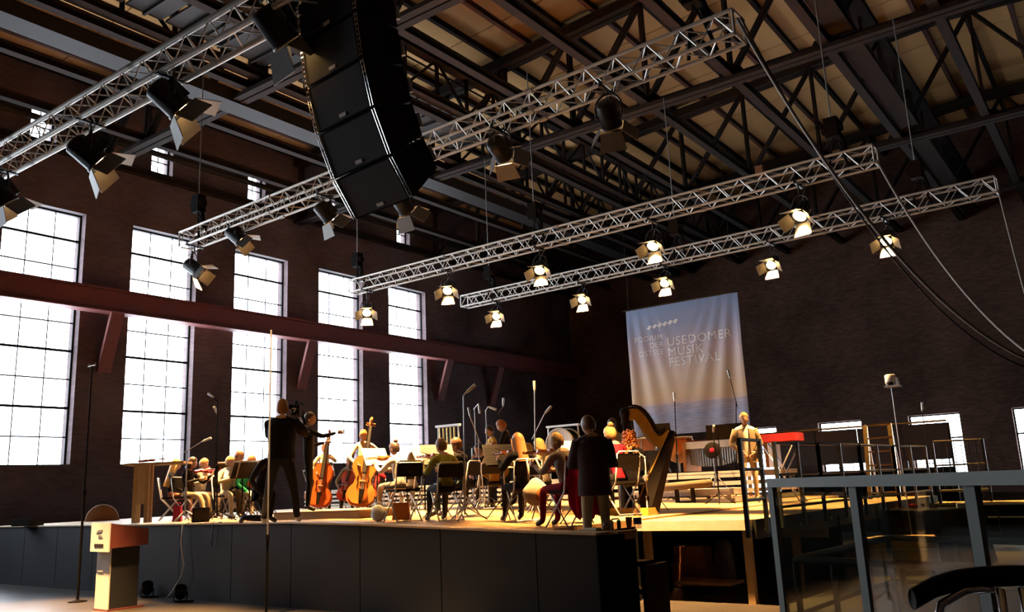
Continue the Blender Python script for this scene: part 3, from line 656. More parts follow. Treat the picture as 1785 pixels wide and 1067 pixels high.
def person(label, loc, az, sit=True, s=1.0, arms='down', top='black_fabric', bottom='charcoal', shoe='shoe_dark', skin='skin', hair='hair_brown', style='short', sleeve='long',
           lean=0, nod=0, turn=0, female=False, jacket=None, legs=None, lift=0, shins=None, bulk=1.0, group='musicians and crew on the stage'):
    t = thing('person', label, 'person', loc, -radians(az), group, s)
    dz = -.47 if sit else 0
    pv = V((0, 0, .94+dz+lift)); J = {}
    R = Matrix.Rotation(-radians(lean), 3, 'X')
    up = lambda p: pv+R @ (V(p)+V((0, 0, dz+lift))-pv)
    k = .93 if female else 1.0
    J['pel'] = pv; J['wai'] = up((0, 0, 1.09)); J['che'] = up((0, .0, 1.27)); J['nb'] = up((0, -.015, 1.45)); J['nt'] = up((0, .005, 1.53))
    for sd, n in ((1, 'R'), (-1, 'L')):
        J['sh'+n] = up((.165*k*sd, -.01, 1.415))
    a = ARMS[arms]; J['elR'], J['wrR'], J['elL'], J['wrL'] = [up(p) for p in a]
    if legs == 'kneel':
        J.update(hiR=V((.09, 0, .92+dz+lift)), knR=V((.13, .38, .47)), anR=V((.12, .30, .09)), toR=V((.13, .44, .04)),
                 hiL=V((-.09, 0, .92+dz+lift)), knL=V((-.12, .08, .08)), anL=V((-.12, -.36, .10)), toL=V((-.12, -.42, .02)))
    else:
        for sd, n in ((1, 'R'), (-1, 'L')):
            if sit:
                sp = (shins or {}).get(n, (.03, 0))
                J['hi'+n] = V((.09*sd, .02, .50)); J['kn'+n] = V((.13*sd, .42, .50)); J['an'+n] = V((.13*sd, .42+sp[0], .09)); J['to'+n] = V((.14*sd, .57+sp[0], .035))
            else:
                st_ = legs if isinstance(legs, (int, float)) else .0
                J['hi'+n] = V((.09*sd, 0, .90+lift)); J['kn'+n] = V(((.11+st_*.5)*sd, .03, .50+lift)); J['an'+n] = V(((.11+st_)*sd, -.01, .09+lift)); J['to'+n] = V(((.13+st_)*sd, .14, .035+lift))
    rad = dict(pel=.135, wai=.115 if not female else .10, che=.135 if not female else .12, nb=.075, nt=.05, shR=.068, elR=.048, wrR=.030, hiR=.092, knR=.062, anR=.044, toR=.036)
    for n in list(rad):
        if n.endswith('R'): rad[n[:-1]+'L'] = rad[n]
    E = [('pel', 'wai', top), ('wai', 'che', top), ('che', 'nb', top), ('nb', 'nt', skin)]
    for n in 'RL': E += [('nb', 'sh'+n, top), ('sh'+n, 'el'+n, top), ('el'+n, 'wr'+n, top if sleeve == 'long' else skin), ('pel', 'hi'+n, bottom), ('hi'+n, 'kn'+n, bottom), ('kn'+n, 'an'+n, bottom), ('an'+n, 'to'+n, shoe)]
    names = list(J); b2 = bmesh.new(); lay = b2.verts.layers.skin.verify(); bv = {}
    for n in names:
        q = b2.verts.new(J[n]); r = rad[n]; r *= bulk; q[lay].radius = (r, r); q[lay].use_root = n == 'pel'; bv[n] = q
    for p, q, _ in E: b2.edges.new((bv[p], bv[q]))
    me = bpy.data.meshes.new('skel'); b2.to_mesh(me); b2.free()
    o = bpy.data.objects.new('skel', me); COL.objects.link(o)
    o.modifiers.new('s', 'SKIN'); m = o.modifiers.new('d', 'SUBSURF'); m.levels = 1; m.render_levels = 1
    hd = Matrix.Rotation(-radians(turn), 3, 'Z') @ Matrix.Rotation(-radians(lean*.6+nod), 3, 'X')
    hc = J['nt']+hd @ V((0, .022, .105))
    PEOPLE.append((t, o, J, E, dict(skin=skin, top=top, bottom=bottom, shoe=shoe), hc, hd, hair, style, jacket, female))
    return t
def finish_people():
    bpy.context.view_layer.update(); dg = bpy.context.evaluated_depsgraph_get()
    for t, o, J, E, cl, hc, hd, hair, style, jacket, female in PEOPLE:
        me = bpy.data.meshes.new_from_object(o.evaluated_get(dg)); pal = []
        def mi(n):
            if n not in pal: pal.append(n)
            return pal.index(n)
        b = MB()
        segs = [(J[p], J[q], c) for p, q, c in E]
        vs = [v.co.copy() for v in me.vertices]
        for v in vs: v.y *= .94
        for p in me.polygons:
            c = p.center; best = 9; bc = None
            for a, q, col in segs:
                d = q-a; tt = min(1, max(0, (c-a).dot(d)/d.length_squared)); dist = (a+d*tt-c).length
                if dist < best-1e-4: best, bc = dist, col
            b.f.append(list(p.vertices)); b.m.append(mi(bc)); b.s.append(True)
        b.v = vs; bpy.data.objects.remove(o)
        # head with face
        b.mi = mi(cl['skin'])
        def face(p):
            x, y, z = p
            if z < 0: x *= 1-.30*(-z/.115)**1.5; y = y*(1-.10*(-z/.115)) + (.012*(-z/.115) if y > 0 else .03*(-z/.115))
            if y > .05 and -.045 < z < .02 and abs(x) < .02: y += .022*(1-abs(x)/.02)*(1 if z < -.01 else .55)
            if y > .05 and abs(z-.012) < .02 and .018 < abs(x) < .05: y -= .009
            return V((x, y, z))
        b.ball(hc, (.076, .094, .117), hd, 18, 14, face)
        for s in (-1, 1): b.ball(hc+hd @ V((.077*s, -.008, -.012)), (.012, .024, .034), hd, 6, 5)
        b.mi = mi('eye_dark')
        for s in (-1, 1): b.ball(hc+hd @ V((.031*s, .078, .012)), (.014, .008, .008), hd, 6, 4)
        b.mi = mi('lip'); b.ball(hc+hd @ V((0, .083, -.062)), (.024, .010, .008), hd, 8, 4)
        # hands: palm, four fingers, thumb
        b.mi = mi(cl['skin'])
        for n, sd in (('R', 1), ('L', -1)):
            wv_, el = J['wr'+n], J['el'+n]; d = (wv_-el).normalized(); nrm = V((-sd, 0, 0)) - d*V((-sd, 0, 0)).dot(d)
            if nrm.length < .1: nrm = V((0, 0, -1))-d*V((0, 0, -1)).dot(d)
            nrm.normalize(); s_ = d.cross(nrm)*sd                     # s_ points to the thumb side
            if s_.z < 0 and abs(d.z) < .8: s_ = -s_
            p0 = wv_-d*.012
            q = [(-.022, -.014, 0), (.022, -.014, 0), (.022, .014, 0), (-.022, .014, 0), (-.042, -.013, .095), (.042, -.013, .095), (.042, .010, .095), (-.042, .010, .095)]
            b.add([p0+s_*x+nrm*y+d*z for x, y, z in q], [(0, 3, 2, 1), (4, 5, 6, 7), (0, 1, 5, 4), (1, 2, 6, 5), (2, 3, 7, 6), (3, 0, 4, 7)], True)
            for i, L in enumerate((.062, .075, .080, .070)):
                base = p0+s_*(-.032+.0215*i)+d*.09; pts = [base]; dd = d
                for k, f in enumerate((.45, .32, .23)):
                    an = .28+.30*k; dd = (d*cos(an)+nrm*sin(an)).normalized(); pts.append(pts[-1]+dd*L*f)
                b.path(pts, [.010, .0095, .009, .007], 5)
            b.path([p0+s_*.026+d*.025, p0+s_*.052+d*.055+nrm*.01, p0+s_*.058+d*.088+nrm*.024], [.013, .011, .008], 5)
        b.build('body', pal, t)
        # hair
        h = MB(); P = lambda x, y, z: hc+hd @ V((x, y, z))
        cap = lambda g, keep: h.ball(hc+hd @ V((0, -.008, .012)), (.082*g, .100*g, .117*g), hd, 18, 12, None, None) if False else None
        def shell(g, fn):
            sg, rg = 20, 18; idx = {}; vs = []; fs = []
            for k in range(rg):
                for i in range(sg):
                    t0, t1 = pi*k/rg, pi*(k+1)/rg; q = []
                    for tt, ii in ((t0, i), (t1, i), (t1, i+1), (t0, i+1)):
                        f = 2*pi*ii/sg; q.append(V((.082*g*sin(tt)*cos(f), -.010+.100*g*sin(tt)*sin(f), .012+.117*g*cos(tt))))
                    c = sum(q, V())/4
                    if fn(c): vs += [P(*p) for p in q]; n = len(vs); fs.append((n-4, n-3, n-2, n-1))
            h.add(vs, fs, True)
        line = lambda c: c.z > max(-.085, .062-1.5*(.058-c.y)) if c.y < .058 else c.z > .07
        shell(1.07, line)
        if style == 'long':
            rows = []
            for k in range(8):
                z = .05-.075*k; w = 1.0+.05*k
                rows.append([P(.092*w*sin(a), -.010-.102*w*cos(a)*(1-.02*k), z-.01*(i % 2)) for i, a in enumerate([radians(-100+200*j/14) for j in range(15)])])
            n = len(rows[0]); h.add([p for r in rows for p in r], [(i*n+j, i*n+j+1, (i+1)*n+j+1, (i+1)*n+j) for i in range(7) for j in range(n-1)], True)
            for sx in (-1, 1): h.path([P(.085*sx, .02, .05), P(.092*sx, .015, -.08), P(.10*sx, .0, -.24), P(.095*sx, -.03, -.42)], [.02, .028, .03, .015], 6)
        if style == 'bob':
            rows = []
            for k in range(4):
                z = .04-.055*k; w = 1.02+.04*k
                rows.append([P(.090*w*sin(a), -.010-.102*w*cos(a), z) for a in [radians(-105+210*j/12) for j in range(13)]])
            n = 13; h.add([p for r in rows for p in r], [(i*n+j, i*n+j+1, (i+1)*n+j+1, (i+1)*n+j) for i in range(3) for j in range(n-1)], True)
        if style == 'bun': h.ball(P(0, -.07, .125), (.045, .045, .045), hd, 10, 7)
        if style == 'tail': h.path([P(0, -.10, .04), P(0, -.15, .0), P(0, -.155, -.10), P(0, -.13, -.2)], [.022, .03, .026, .01], 7)
        if style == 'curly':
            rg = random.Random(5)
            for k in range(150):
                a, z = rg.uniform(-2.0, 2.0), rg.uniform(-.34, .10); w = 1.06+max(0, -z)*.8
                h.ball(P(.09*w*sin(a), -.01-.10*w*cos(a), z), rg.uniform(.013, .022), None, 6, 4)
        h.build('hair', hair, t)
        if jacket:                                             # loose jacket body over hips and shoulders
            m = MB(); rows = []; n = 20; pv = J['pel']
            prof = [(-.16 if jacket[1] != 'tee' else -.04, .205, .165), (-.02, .20, .16), (.12, .185, .145), (.28, .20, .15), (.40, .205, .145), (.475, .19, .115), (.52, .10, .085)]
            ax = (J['nb']-J['pel']).normalized()
            for z, rx, ry in prof: rows.append([pv+ax*z+V((rx*cos(2*pi*i/n), ry*sin(2*pi*i/n)-.005, 0)) for i in range(n)])
            fs = [(k*n+i, k*n+(i+1) % n, (k+1)*n+(i+1) % n, (k+1)*n+i) for k in range(len(prof)-1) for i in range(n) if not (jacket[1] == 'open' and i in (4, 5) )]
            m.add([p for r in rows for p in r], fs, True)
            if jacket[1] == 'tee':
                for nn in 'RL': m.path([J['sh'+nn]+V((0, 0, .005)), (J['sh'+nn]+J['el'+nn])/2, J['sh'+nn]*.2+J['el'+nn]*.8], [.085, .082, .080], 10)
            else:
              for nn in 'RL': m.path([J['sh'+nn]+V((0, 0, .005)), (J['sh'+nn]+J['el'+nn])/2, J['el'+nn], J['el'+nn]*.15+J['wr'+nn]*.85], [.082, .072, .060, .045], 10)
            m.build('jacket', jacket[0], t)
# ------------------------------------------------------------------ furniture and instruments (local builders)
def folding_chair(label, loc, az, s=1.0):
    t = thing('folding_chair', label, 'chair', loc, -radians(az), 'black folding chairs of the orchestra', s)
    def legs(sx):
        def f(q):
            q.path([(sx*.21, -.24, .86), (sx*.21, -.17, .46), (sx*.22, .24, .01)], .012, 6)
        return f
    def rear(sx): return lambda q: q.path([(sx*.19, .16, .45), (sx*.20, -.20, .01)], .012, 6)
    for sx in (-1, 1):
        shared('fc_l%d' % sx, 'front_leg', 'aluminium', t, legs(sx)); shared('fc_r%d' % sx, 'rear_leg', 'aluminium', t, rear(sx))
    shared('fc_seat', 'seat', 'leather', t, lambda q: q.prism([(-.19, -.19), (.19, -.19), (.21, .15), (.16, .21), (-.16, .21), (-.21, .15)], (0, .02, .465), (1, 0, 0), (0, 1, 0), .035))
    shared('fc_back', 'backrest', 'leather', t, lambda q: q.prism([(-.21, 0), (.21, 0), (.21, .17), (.18, .20), (-.18, .20), (-.21, .17)], (0, -.205, .66), (1, 0, 0), (0, -.17, 1), .022))
    shared('fc_top', 'top_rail', 'aluminium', t, lambda q: q.path([(-.21, -.24, .84), (-.17, -.247, .885), (.17, -.247, .885), (.21, -.24, .84)], .012, 6))
    shared('fc_rod', 'cross_rod', 'aluminium', t, lambda q: q.tube((-.2, -.19, .02), (.2, -.19, .02), .009, n=6))
    return t
def music_stand(label, loc, az, h=1.05, tilt=25, sheet=None, metal='black_paint', desk='black_paint'):
    t = thing('music_stand', label, 'music stand', loc, -radians(az), 'music stands of the orchestra')
    T = radians(tilt); yv = V((0, sin(T), cos(T))); o = V((0, .0, h))
    shared('ms_d%d%d' % (h*100, tilt), 'desk', desk, t, lambda q: q.prism([(-.25, -.02), (.25, -.02), (.25, .32), (-.25, .32)], o, (1, 0, 0), yv, .008))
    shared('ms_l%d%d' % (h*100, tilt), 'lip', desk, t, lambda q: q.beam(o+V((-.25, -.03, -.015)), o+V((.25, -.03, -.015)), .06, .008))
    shared('ms_p%d' % (h*100), 'pole', metal, t, lambda q: (q.tube((0, .03, .12), (0, .03, h+.05), .011, n=6), q.tube((0, .03, .4), (0, .03, .6), .017, n=6)))
    for k in range(3):
        a = 2*pi*k/3+.5
        shared('ms_leg%d' % k, 'leg', metal, t, lambda q: q.path([(0, .03, .34), (.16*cos(a), .03+.16*sin(a), .17), (.29*cos(a), .03+.29*sin(a), .012)], .008, 5))
    if sheet:
        R = Matrix.Rotation(-radians(az), 3, 'Z'); p = V(loc)+R @ (o+V((0, -.012, .0))); xx, yy = R @ V((1, 0, 0)), R @ yv
        b = MB(p)
        for sx in (-1, 1): b.prism([(.005*sx, .0), (.275*sx, .0), (.275*sx, .36), (.005*sx, .36)][::sx], p, xx, yy, .004)
        so_ = b.build('sheet_music', 'paper', None, loc=p); tag(so_, sheet, 'sheet music', 'open sheet music on the stands')
        b = MB(); nrm = xx.cross(yy)
        for sx in (-1, 1):
            for k in range(7): b.beam(V((0, 0, 0))+xx*(sx*.025)+yy*(.04+.042*k)+nrm*.0025*1, xx*(sx*.25)+yy*(.04+.042*k)+nrm*.0025, .0035, .001, nrm)
        b.build('staves', 'charcoal', so_, kind='stuff')
    return t
def mic_stand(label, base, top, m='black_paint', mic='zinc', foot='tripod', boom=None, r=.011, cat='microphone stand', micdir=None, split=.45, low=None):
    base, top = V(base), V(top); t = thing('microphone_stand', label, cat, base, 0, 'microphone stands on the stage')
    if foot == 'tripod':
        for k in range(3):
            a = 2*pi*k/3+.9; b = MB(base); b.path([base+V((0, 0, .22)), base+V((.34*cos(a), .34*sin(a), .012))], .010, 5); b.build('leg', m, t)
    else:
        b = MB(base); b.lathe([(0, 0), (.16, 0), (.16, .012), (.05, .03), (.02, .05), (0, .05)], base, n=16); b.build('base_plate', m, t)
    b = MB(base); md = base+(top-base)*split
    b.tube(base+V((0, 0, .05 if foot != 'tripod' else .1)), md, r*1.5, n=7)
    if low: b.build('lower_pole', low, t); b = MB(base)
    b.tube(md, top, r, n=7); b.build('pole', m, t)
    b = MB(base); b.tube(md-V((0, 0, .04)), md+V((0, 0, .04)), r*2.3, n=8); b.build('clutch', low or m, t)
    end = top
    if boom is not None:
        end = V(boom); b = MB(base); b.tube(top+(top-end)*.25, end, r*.8, n=6); b.build('boom', m, t)
    if mic:
        d = V(micdir) if micdir else V((.3, -.5, .5)); d.normalize()
        b = MB(base); b.tube(end, end+d*.05, .012, n=8); b.tube(end+d*.04, end+d*.2, .022, .026, n=10); b.build('microphone', mic, t)
    return t
def fiddle(label, name, tail, head, nrm, wood, cat, s=1.0, pin=0, bow=None, group='string instruments held by the players'):
    tail, head = V(tail), V(head); d, x, z = frame(head-tail, V(nrm)); L = (head-tail).length; k = L/.60
    t = thing(name, label, cat, tail, 0, group); W = lambda a, b_, c: tail+x*(a*k)+d*(b_*k)+z*(c*k)
    half = [(.0, .0), (.06, .004), (.092, .035), (.102, .075), (.090, .115), (.060, .150), (.054, .185), (.068, .215), (.083, .255), (.080, .295), (.055, .335), (.0, .350)]
    out = [(a, b_) for a, b_ in half]+[(-a, b_) for a, b_ in half[-2:0:-1]]
    m = MB(tail); m.prism([(a*k, b_*k) for a, b_ in out], W(0, 0, 0), x, d, .036*k)
    m.prism([(a*.9*k, (.015+b_*.915)*k) for a, b_ in out], W(0, 0, .020), x, d, .012*k); m.build('body', wood, t)
    m = MB(tail); m.beam(W(0, .32, .012), W(0, .55, .004), .026*k, .022*k, z); m.build('neck', wood, t)
    m = MB(tail); m.path([W(0, .545, .004), W(0, .575, 0), W(0, .600, .006), W(0, .602, .024), W(0, .588, .030), W(0, .582, .020)], [.012*k, .012*k, .012*k, .011*k, .009*k, .006*k], 7)
    for q in (-1, 1):
        for i in range(2): m.tube(W(0, .555+.015*i, .004), W(.032*q, .556+.015*i, .004), .004*k, n=5)
    m.build('scroll', wood, t)
    m = MB(tail); m.beam(W(0, .215, .040), W(0, .55, .020), .030*k, .007*k, z); m.build('fingerboard', 'ebony', t)
    m = MB(tail); m.prism([(-.010*k, .0), (.010*k, .0), (.02*k, .10*k), (-.02*k, .10*k)], W(0, .015, .040), x, d, .006*k); m.build('tailpiece', 'ebony', t)
    m = MB(tail); m.prism([(-.024*k, 0), (.024*k, 0), (.018*k, .03*k), (-.018*k, .03*k)], W(0, .165, .022), x, z, .005*k); m.build('bridge', 'timber', t)
    m = MB(tail)
    for i in range(4): m.tube(W(-.009+.006*i, .11, .047), W(-.006+.004*i, .55, .028), .0012*k, n=4, cap=False)
    m.build('string', 'zinc', t, kind='stuff')
    m = MB(tail)
    for q in (-1, 1): m.path([W(q*.036, .125, .028), W(q*.030, .15, .029), W(q*.040, .18, .029), W(q*.034, .205, .028)], .0035*k, 4)
    m.build('sound_hole', 'ebony', t)
    if pin:
        m = MB(tail); m.tube(tail, tail-d*pin, .006*k, .004*k, n=5); m.build('endpin', 'zinc', t)
    if bow:
        a, c = V(bow[0]), V(bow[1]); bt = thing('bow', bow[2], 'bow', a, 0, 'bows of the string players')
        dd, xx, zz = frame(c-a); m = MB(a); m.path([a, a+(c-a)*.5+zz*.012, c], .005, 5); m.build('stick', 'rosewood', bt)
        m = MB(a); m.beam(a-zz*.02, c-zz*.02, .008, .002); m.build('bow_hair', 'paper', bt)
        m = MB(a); m.box(a+dd*.04-zz*.012, (.02, .02, .02)); m.build('frog', 'ebony', bt)
    return t
def L2W(t, p):                                             # local point of a person (or chair) to the hall
    return t.location+Matrix.Rotation(t.rotation_euler.z, 3, 'Z') @ (V(p)*t.scale.x)

def head_at(px, py, h):                                    # deck point under a head whose top shows at this pixel
    z = 1.2
    for _ in range(12):
        p = onz(px, py, z+h); z = deckz(p.x)
    return V((p.x, p.y, z))
STRAPS = []
def player(short, label, px, py, az, s=1.0, inst=None, wood='violin_wood', stand=True, sheet=True, chair=True, lean=4, nod=12, sh=None, stand_at=(.12, .78), **k):
    loc = head_at(px, py, 1.265*s-.02*(lean > 8)-.012*lean/10)
    loc = loc-DIR(az)*(.75*sin(radians(lean))*.6*s)
    arms = {'violin': 'violin', 'viola': 'violin', 'cello': 'cello', None: 'lap', 'lapviolin': 'lap', 'wind': 'wind'}.get(inst, 'lap')
    t = person(label, loc, az, True, s, k.pop('arms', arms), lean=lean, nod=nod, turn=k.pop('turn', -14 if inst in ('violin', 'viola') else 0), **k)
    if chair: folding_chair('black folding chair with pale tube legs under the '+short, loc, az, s)
    if inst in ('violin', 'viola'):
        q = 1.08 if inst == 'viola' else 1
        fiddle('%s tucked under the chin of the %s' % (inst, short), inst, L2W(t, (-.045, .12, .99)), L2W(t, (-.22*q, .58*q+.04, 1.0)), V((0, 0, 1))+DIR(az+90)*.35, wood, inst,
               bow=(L2W(t, (.16, .37, .87)), L2W(t, (-.30, .30, 1.08)), 'bow drawn by the '+short))
    if inst == 'lapviolin':
        fiddle('violin resting in the lap of the '+short, 'violin', L2W(t, (.02, .24, .60)), L2W(t, (-.10, .40, 1.16)), DIR(az)*.8+V((0, 0, .5)), wood, 'violin')
    if inst == 'cello':
        fiddle('cello held by the '+short, 'cello', L2W(t, (.05, .46, .24)), L2W(t, (-.10, .14, 1.40)), DIR(az)+V((0, 0, .3)), wood, 'cello', pin=.2,
               bow=(L2W(t, (.2, .42, .60)), L2W(t, (-.5, .47, .66)), 'bow drawn by the '+short))
    if inst == 'wind':
        m = MB(L2W(t, (0, .12, 1.06))); a, c = L2W(t, (0, .14, 1.04)), L2W(t, (.02, .40, .55)); d = (c-a).normalized()
        m.lathe([(0, 0), (.008, 0), (.010, .08), (.014, .1), (.014, .45), (.016, .5), (.033, .56), (.030, .56), (0, .5)], a, d, 10)
        for i in range(6): m.lathe([(.017, .15+.05*i), (.019, .155+.05*i), (.017, .16+.05*i)], a, d, 8)
        o = m.build('clarinet', 'ebony', None, loc=L2W(t, (0, .12, 1.06))); tag(o, 'black clarinet held by the '+short, 'clarinet', 'woodwinds')
    if stand:
        p = L2W(t, (*stand_at, 0)); p.z = loc.z
        music_stand('black music stand in front of the '+short, p, az, (sh or 1.0)*.80, 28, ('open white sheet music on the stand of the '+short) if sheet else None)
    return t
# left group, first violins near the high table
player('blonde in the dark jacket', 'person with long blond hair and a dark jacket seated beside the high table', 302, 802, 35, 1.0, None, hair='hair_blond', style='long', female=True, top='black_fabric', bottom='floral', stand=False)
player('dark-haired violinist', 'person with dark hair and a pale scarf seated behind the tripod microphone stand', 331, 799, 70, 1.0, 'violin', 'cello_red', hair='hair_dark', top='black_fabric', bottom='beige', female=True, style='bob', stand=False, shins={'R': (.16, 0), 'L': (.1, 0)})
player('player in the pale shirt', 'person in a pale shirt and dark trousers seated facing right with a red violin', 352, 801, 82, 1.0, 'violin', 'cello_red', hair='hair_chestnut', top='offwhite', bottom='grey', sh=1.05)
player('far blond player', 'person with blond hair half hidden behind a black stand, left of the green pullover', 398, 797, 95, .98, 'violin', hair='hair_blond', top='cream', bottom='offwhite', female=True)
player('farthest violinist', 'person seated farthest back behind the green pullover, against the third window', 414, 788, 100, 1.06, 'violin', hair='hair_brown', top='white_shirt')
player('red-haired player in green', 'person with red hair, a bright green pullover and white trousers seated sideways', 432, 796, 88, 1.0, 'lapviolin', hair='hair_red', top='green', bottom='white_shirt', shoe='shoe_white', style='bob', female=True, lean=14, nod=25)
# second desk and cellos, facing the camera
player('blond cellist', 'person with blond hair and an olive shirt playing a red cello, facing the camera', 612, 797, 150, 1.0, 'cello', 'cello_red', hair='hair_blond', style='bob', top='khaki', bottom='charcoal', stand_at=(.45, .72), sheet=True, lean=10, nod=20)
player('hidden cellist', 'person in black seated behind the conductor, mostly hidden, with an orange cello', 556, 812, 165, 1.0, 'cello', 'bass_orange', hair='hair_dark', top='black_fabric', bottom='charcoal', stand_at=(-.3, .75), lean=6)
player('third cellist', 'person in dark red seated between the blond cellist and the bun, with a red cello', 655, 806, 150, .98, 'cello', 'cello_red', hair='hair_brown', top='darkred', bottom='charcoal', lean=8)
# players seen from behind
player('player with the hair bun', 'person with dark hair in a bun and a white shirt, before the fifth window', 692, 772, -82, 1.0, 'viola', hair='hair_dark', style='bun', top='white_shirt', bottom='beige', female=True, shoe='shoe_white', lean=6, sh=1.12)
player('blond player in white', 'person with blond hair in a white shirt seated left of the olive pullover', 716, 790, -60, .96, 'violin', hair='hair_blond', style='bob', top='white_shirt', bottom='offwhite', shoe='shoe_white', female=True, lean=10, nod=22, turn=40)
player('man in the olive pullover', 'person with brown hair and an olive green pullover seen from behind on a folding chair', 773, 768, -62, .97, 'viola', hair='hair_brown', top='olive', bottom='charcoal', lean=9, sh=1.08, stand_at=(.2, .80))
player('player in the dark jacket', 'person in a dark jacket with a lit face, directly right of the olive pullover', 801, 765, -100, 1.0, 'violin', hair='hair_brown', top='black_fabric', bottom='teal_jeans', lean=4, sh=1.1)
player('ginger player', 'person with ginger hair seen over a white sheet, below the percussionists', 860, 772, -30, 1.0, None, hair='hair_red', style='bob', top='yellow', bottom='charcoal', stand=False)
player('long-haired violinist', 'person with very long chestnut hair and a black top seen from behind', 906, 757, -58, 1.0, 'violin', hair='hair_chestnut', style='long', top='black_fabric', bottom='black_fabric', female=True, sh=1.06, stand_at=(.0, .80))
player('blond player farther back', 'person with blond hair seen past the long chestnut hair, farther back', 944, 766, -80, 1.0, 'violin', hair='hair_blond', style='bob', top='cream', bottom='grey', female=True)
player('blond player in grey', 'person with short blond hair and grey top seated left of the navy jacket', 978, 757, -72, .98, 'viola', hair='hair_blond', top='grey', bottom='darkred', lean=12, nod=16, sh=1.04, stand_at=(.62, .50))
player('pale player deep in the group', 'person with pale hair deep in the group, below the tallest microphone stand', 925, 774, -120, 1.0, 'wind', hair='hair_blond', top='white_shirt', bottom='charcoal')
player('clarinettist', 'person in black between the ginger hair and the drum, playing a clarinet', 836, 776, 170, 1.0, 'wind', hair='hair_dark', top='black_fabric', sheet=False)
player('blond player by the harp', 'person with tied blond hair and dark red top, right of the navy jacket', 1068, 744, -70, 1.12, None, hair='hair_blond', style='bun', top='darkred', bottom='black_fabric', female=True, lean=8, stand=False)
player('player with red curls', 'person with long red curls and a black top seated in front of the harp', 1096, 752, -28, 1.06, 'lapviolin', hair='hair_red', style='curly', top='black_fabric', bottom='black_fabric', female=True, stand_at=(.30, .85), sheet=False, sh=.95)
# standing people
def stander(label, px, d, az, h, z=None, **k):
    p = spot(px, d, z); return person(label, V((p.x, p.y, deckz(p.x) if z is None else z)), az, False, h/1.75, **k)
cm = stander('person in black T-shirt and dark trousers filming with a shoulder camera, back turned', 489, 12.5, -42, 1.84, arms='camera', sleeve='short', top='black_fabric', bottom='charcoal', shoe='shoe_white', hair='hair_chestnut', legs=.12, bulk=1.1, jacket=('black_fabric', 'tee'))
cd = stander('person in black with tied dark hair conducting, one arm stretched to the right', 537, 14.3, 42, 1.68, z=deckz(-11.5)+.12, arms='conduct', top='black_fabric', bottom='black_fabric', hair='hair_dark', style='tail', female=True, turn=12)
kn = person('person in dark clothes kneeling on the stage beside the camera operator', V(spot(449, 12.9)), 70, True, 1.0, 'waist', 'charcoal', 'black_fabric', 'shoe_dark', hair='hair_dark', lean=22, nod=15, legs='kneel', lift=-.02)
jm = person('person in a dark navy jacket standing near the harp, back turned, head bowed', V((*spot(1044, 10.35, .8).xy, .72)), -38, False, 1.04, 'phone', 'navy', 'beige', hair='hair_brown', nod=28, turn=-20, jacket=('navy', 'closed'))
rm = stander('person in an open khaki jacket and white shirt standing behind the black stage railing', 1311, 17.0, 150, 1.82, arms='waist', top='white_shirt', bottom='beige', shoe='shoe_white', hair='hair_blond', nod=10, jacket=('khaki', 'open'))
p1 = stander('person in a black T-shirt bent over the drums at the back', 886, 17.2, -115, 1.78, arms='mallet', sleeve='short', top='black_fabric', bottom='charcoal', hair='hair_red', nod=30)
p2 = stander('person in a yellow shirt with dark hair beside the drummer', 861, 18.2, -150, 1.72, arms='mallet', sleeve='short', top='yellow', bottom='charcoal', hair='hair_dark', nod=10, female=True)
hp = stander('person half hidden behind the top of the harp pillar', 1078, 14.6, -60, 1.60, arms='mallet', top='offwhite', bottom='charcoal', hair='hair_dark', style='tail', female=True)
bs = stander('person in a cream shirt standing with the double bass behind the white sheets', 634, 16.4, 130, 1.62, arms='cello', top='cream', bottom='charcoal', hair='hair_red', nod=20)
b2s = stander('person in a pale shirt standing with the second bass, left of the cellist', 566, 18.5, 140, 1.50, arms='cello', top='cream', bottom='charcoal', hair='hair_chestnut', nod=15)
finish_people()
fiddle('tall double bass whose dark scroll shows before the pier between two windows', 'double_bass', L2W(bs, (.12, .46, .16)), L2W(bs, (-.16, .22, 1.95)), DIR(130)+V((0, 0, .2)), 'bass_orange', 'double bass', pin=.14,
       bow=(L2W(bs, (.16, .42, .95)), L2W(bs, (-.55, .40, .85)), 'bow of the double bass'))
fiddle('second double bass farther left, its scroll before the fourth window', 'double_bass', L2W(b2s, (.1, .46, .16)), L2W(b2s, (-.16, .22, 2.05)), DIR(140)+V((0, 0, .2)), 'violin_wood', 'double bass', pin=.14)
# camera of the operator
cp = L2W(cm, (.17, .22, 1.60)); R = Matrix.Rotation(cm.rotation_euler.z, 3, 'Z')
t = thing('video_camera', 'black shoulder video camera held by the operator in the black T-shirt', 'camera', cp, cm.rotation_euler.z)
b = MB(); b.box((0, .06, 0), (.11, .34, .15)); b.box((0, -.16, -.01), (.08, .12, .12)); b.build('body', 'black_paint', t)
b = MB(); b.lathe([(.035, 0), (.05, .02), (.05, .16), (.065, .18), (.065, .24), (.05, .24), (0, .2)], (0, .22, .01), (0, 1, 0), 14); b.build('lens', 'black_paint', t)
b = MB(); b.path([(0, -.1, .07), (0, -.06, .15), (0, .14, .15), (0, .2, .08)], .014, 6); b.build('handle', 'black_paint', t)
b = MB(); b.box((-.1, .1, .08), (.08, .1, .06)); b.tube((-.06, .1, .07), (0, .1, .06), .01); b.build('viewfinder', 'black_paint', t)
b = MB(); b.tube((.07, .0, .12), (.07, .3, .13), .018, n=8); b.build('microphone', 'charcoal', t)
b = MB(); b.prism([(-.03, .03), (.03, .03), (.03, .015), (.0, -.035), (-.018, -.035), (.010, .013), (-.03, .013)], (0, -.222, 0), (1, 0, 0), (0, 0, 1), .006); b.build('numeral', 'print_white', t, label='white numeral 7')
b = MB(); b.path([(.08, .1, -.06), (.12, .12, -.22), (.05, .12, -.36)], .02, 6); b.build('grip', 'black_paint', t)

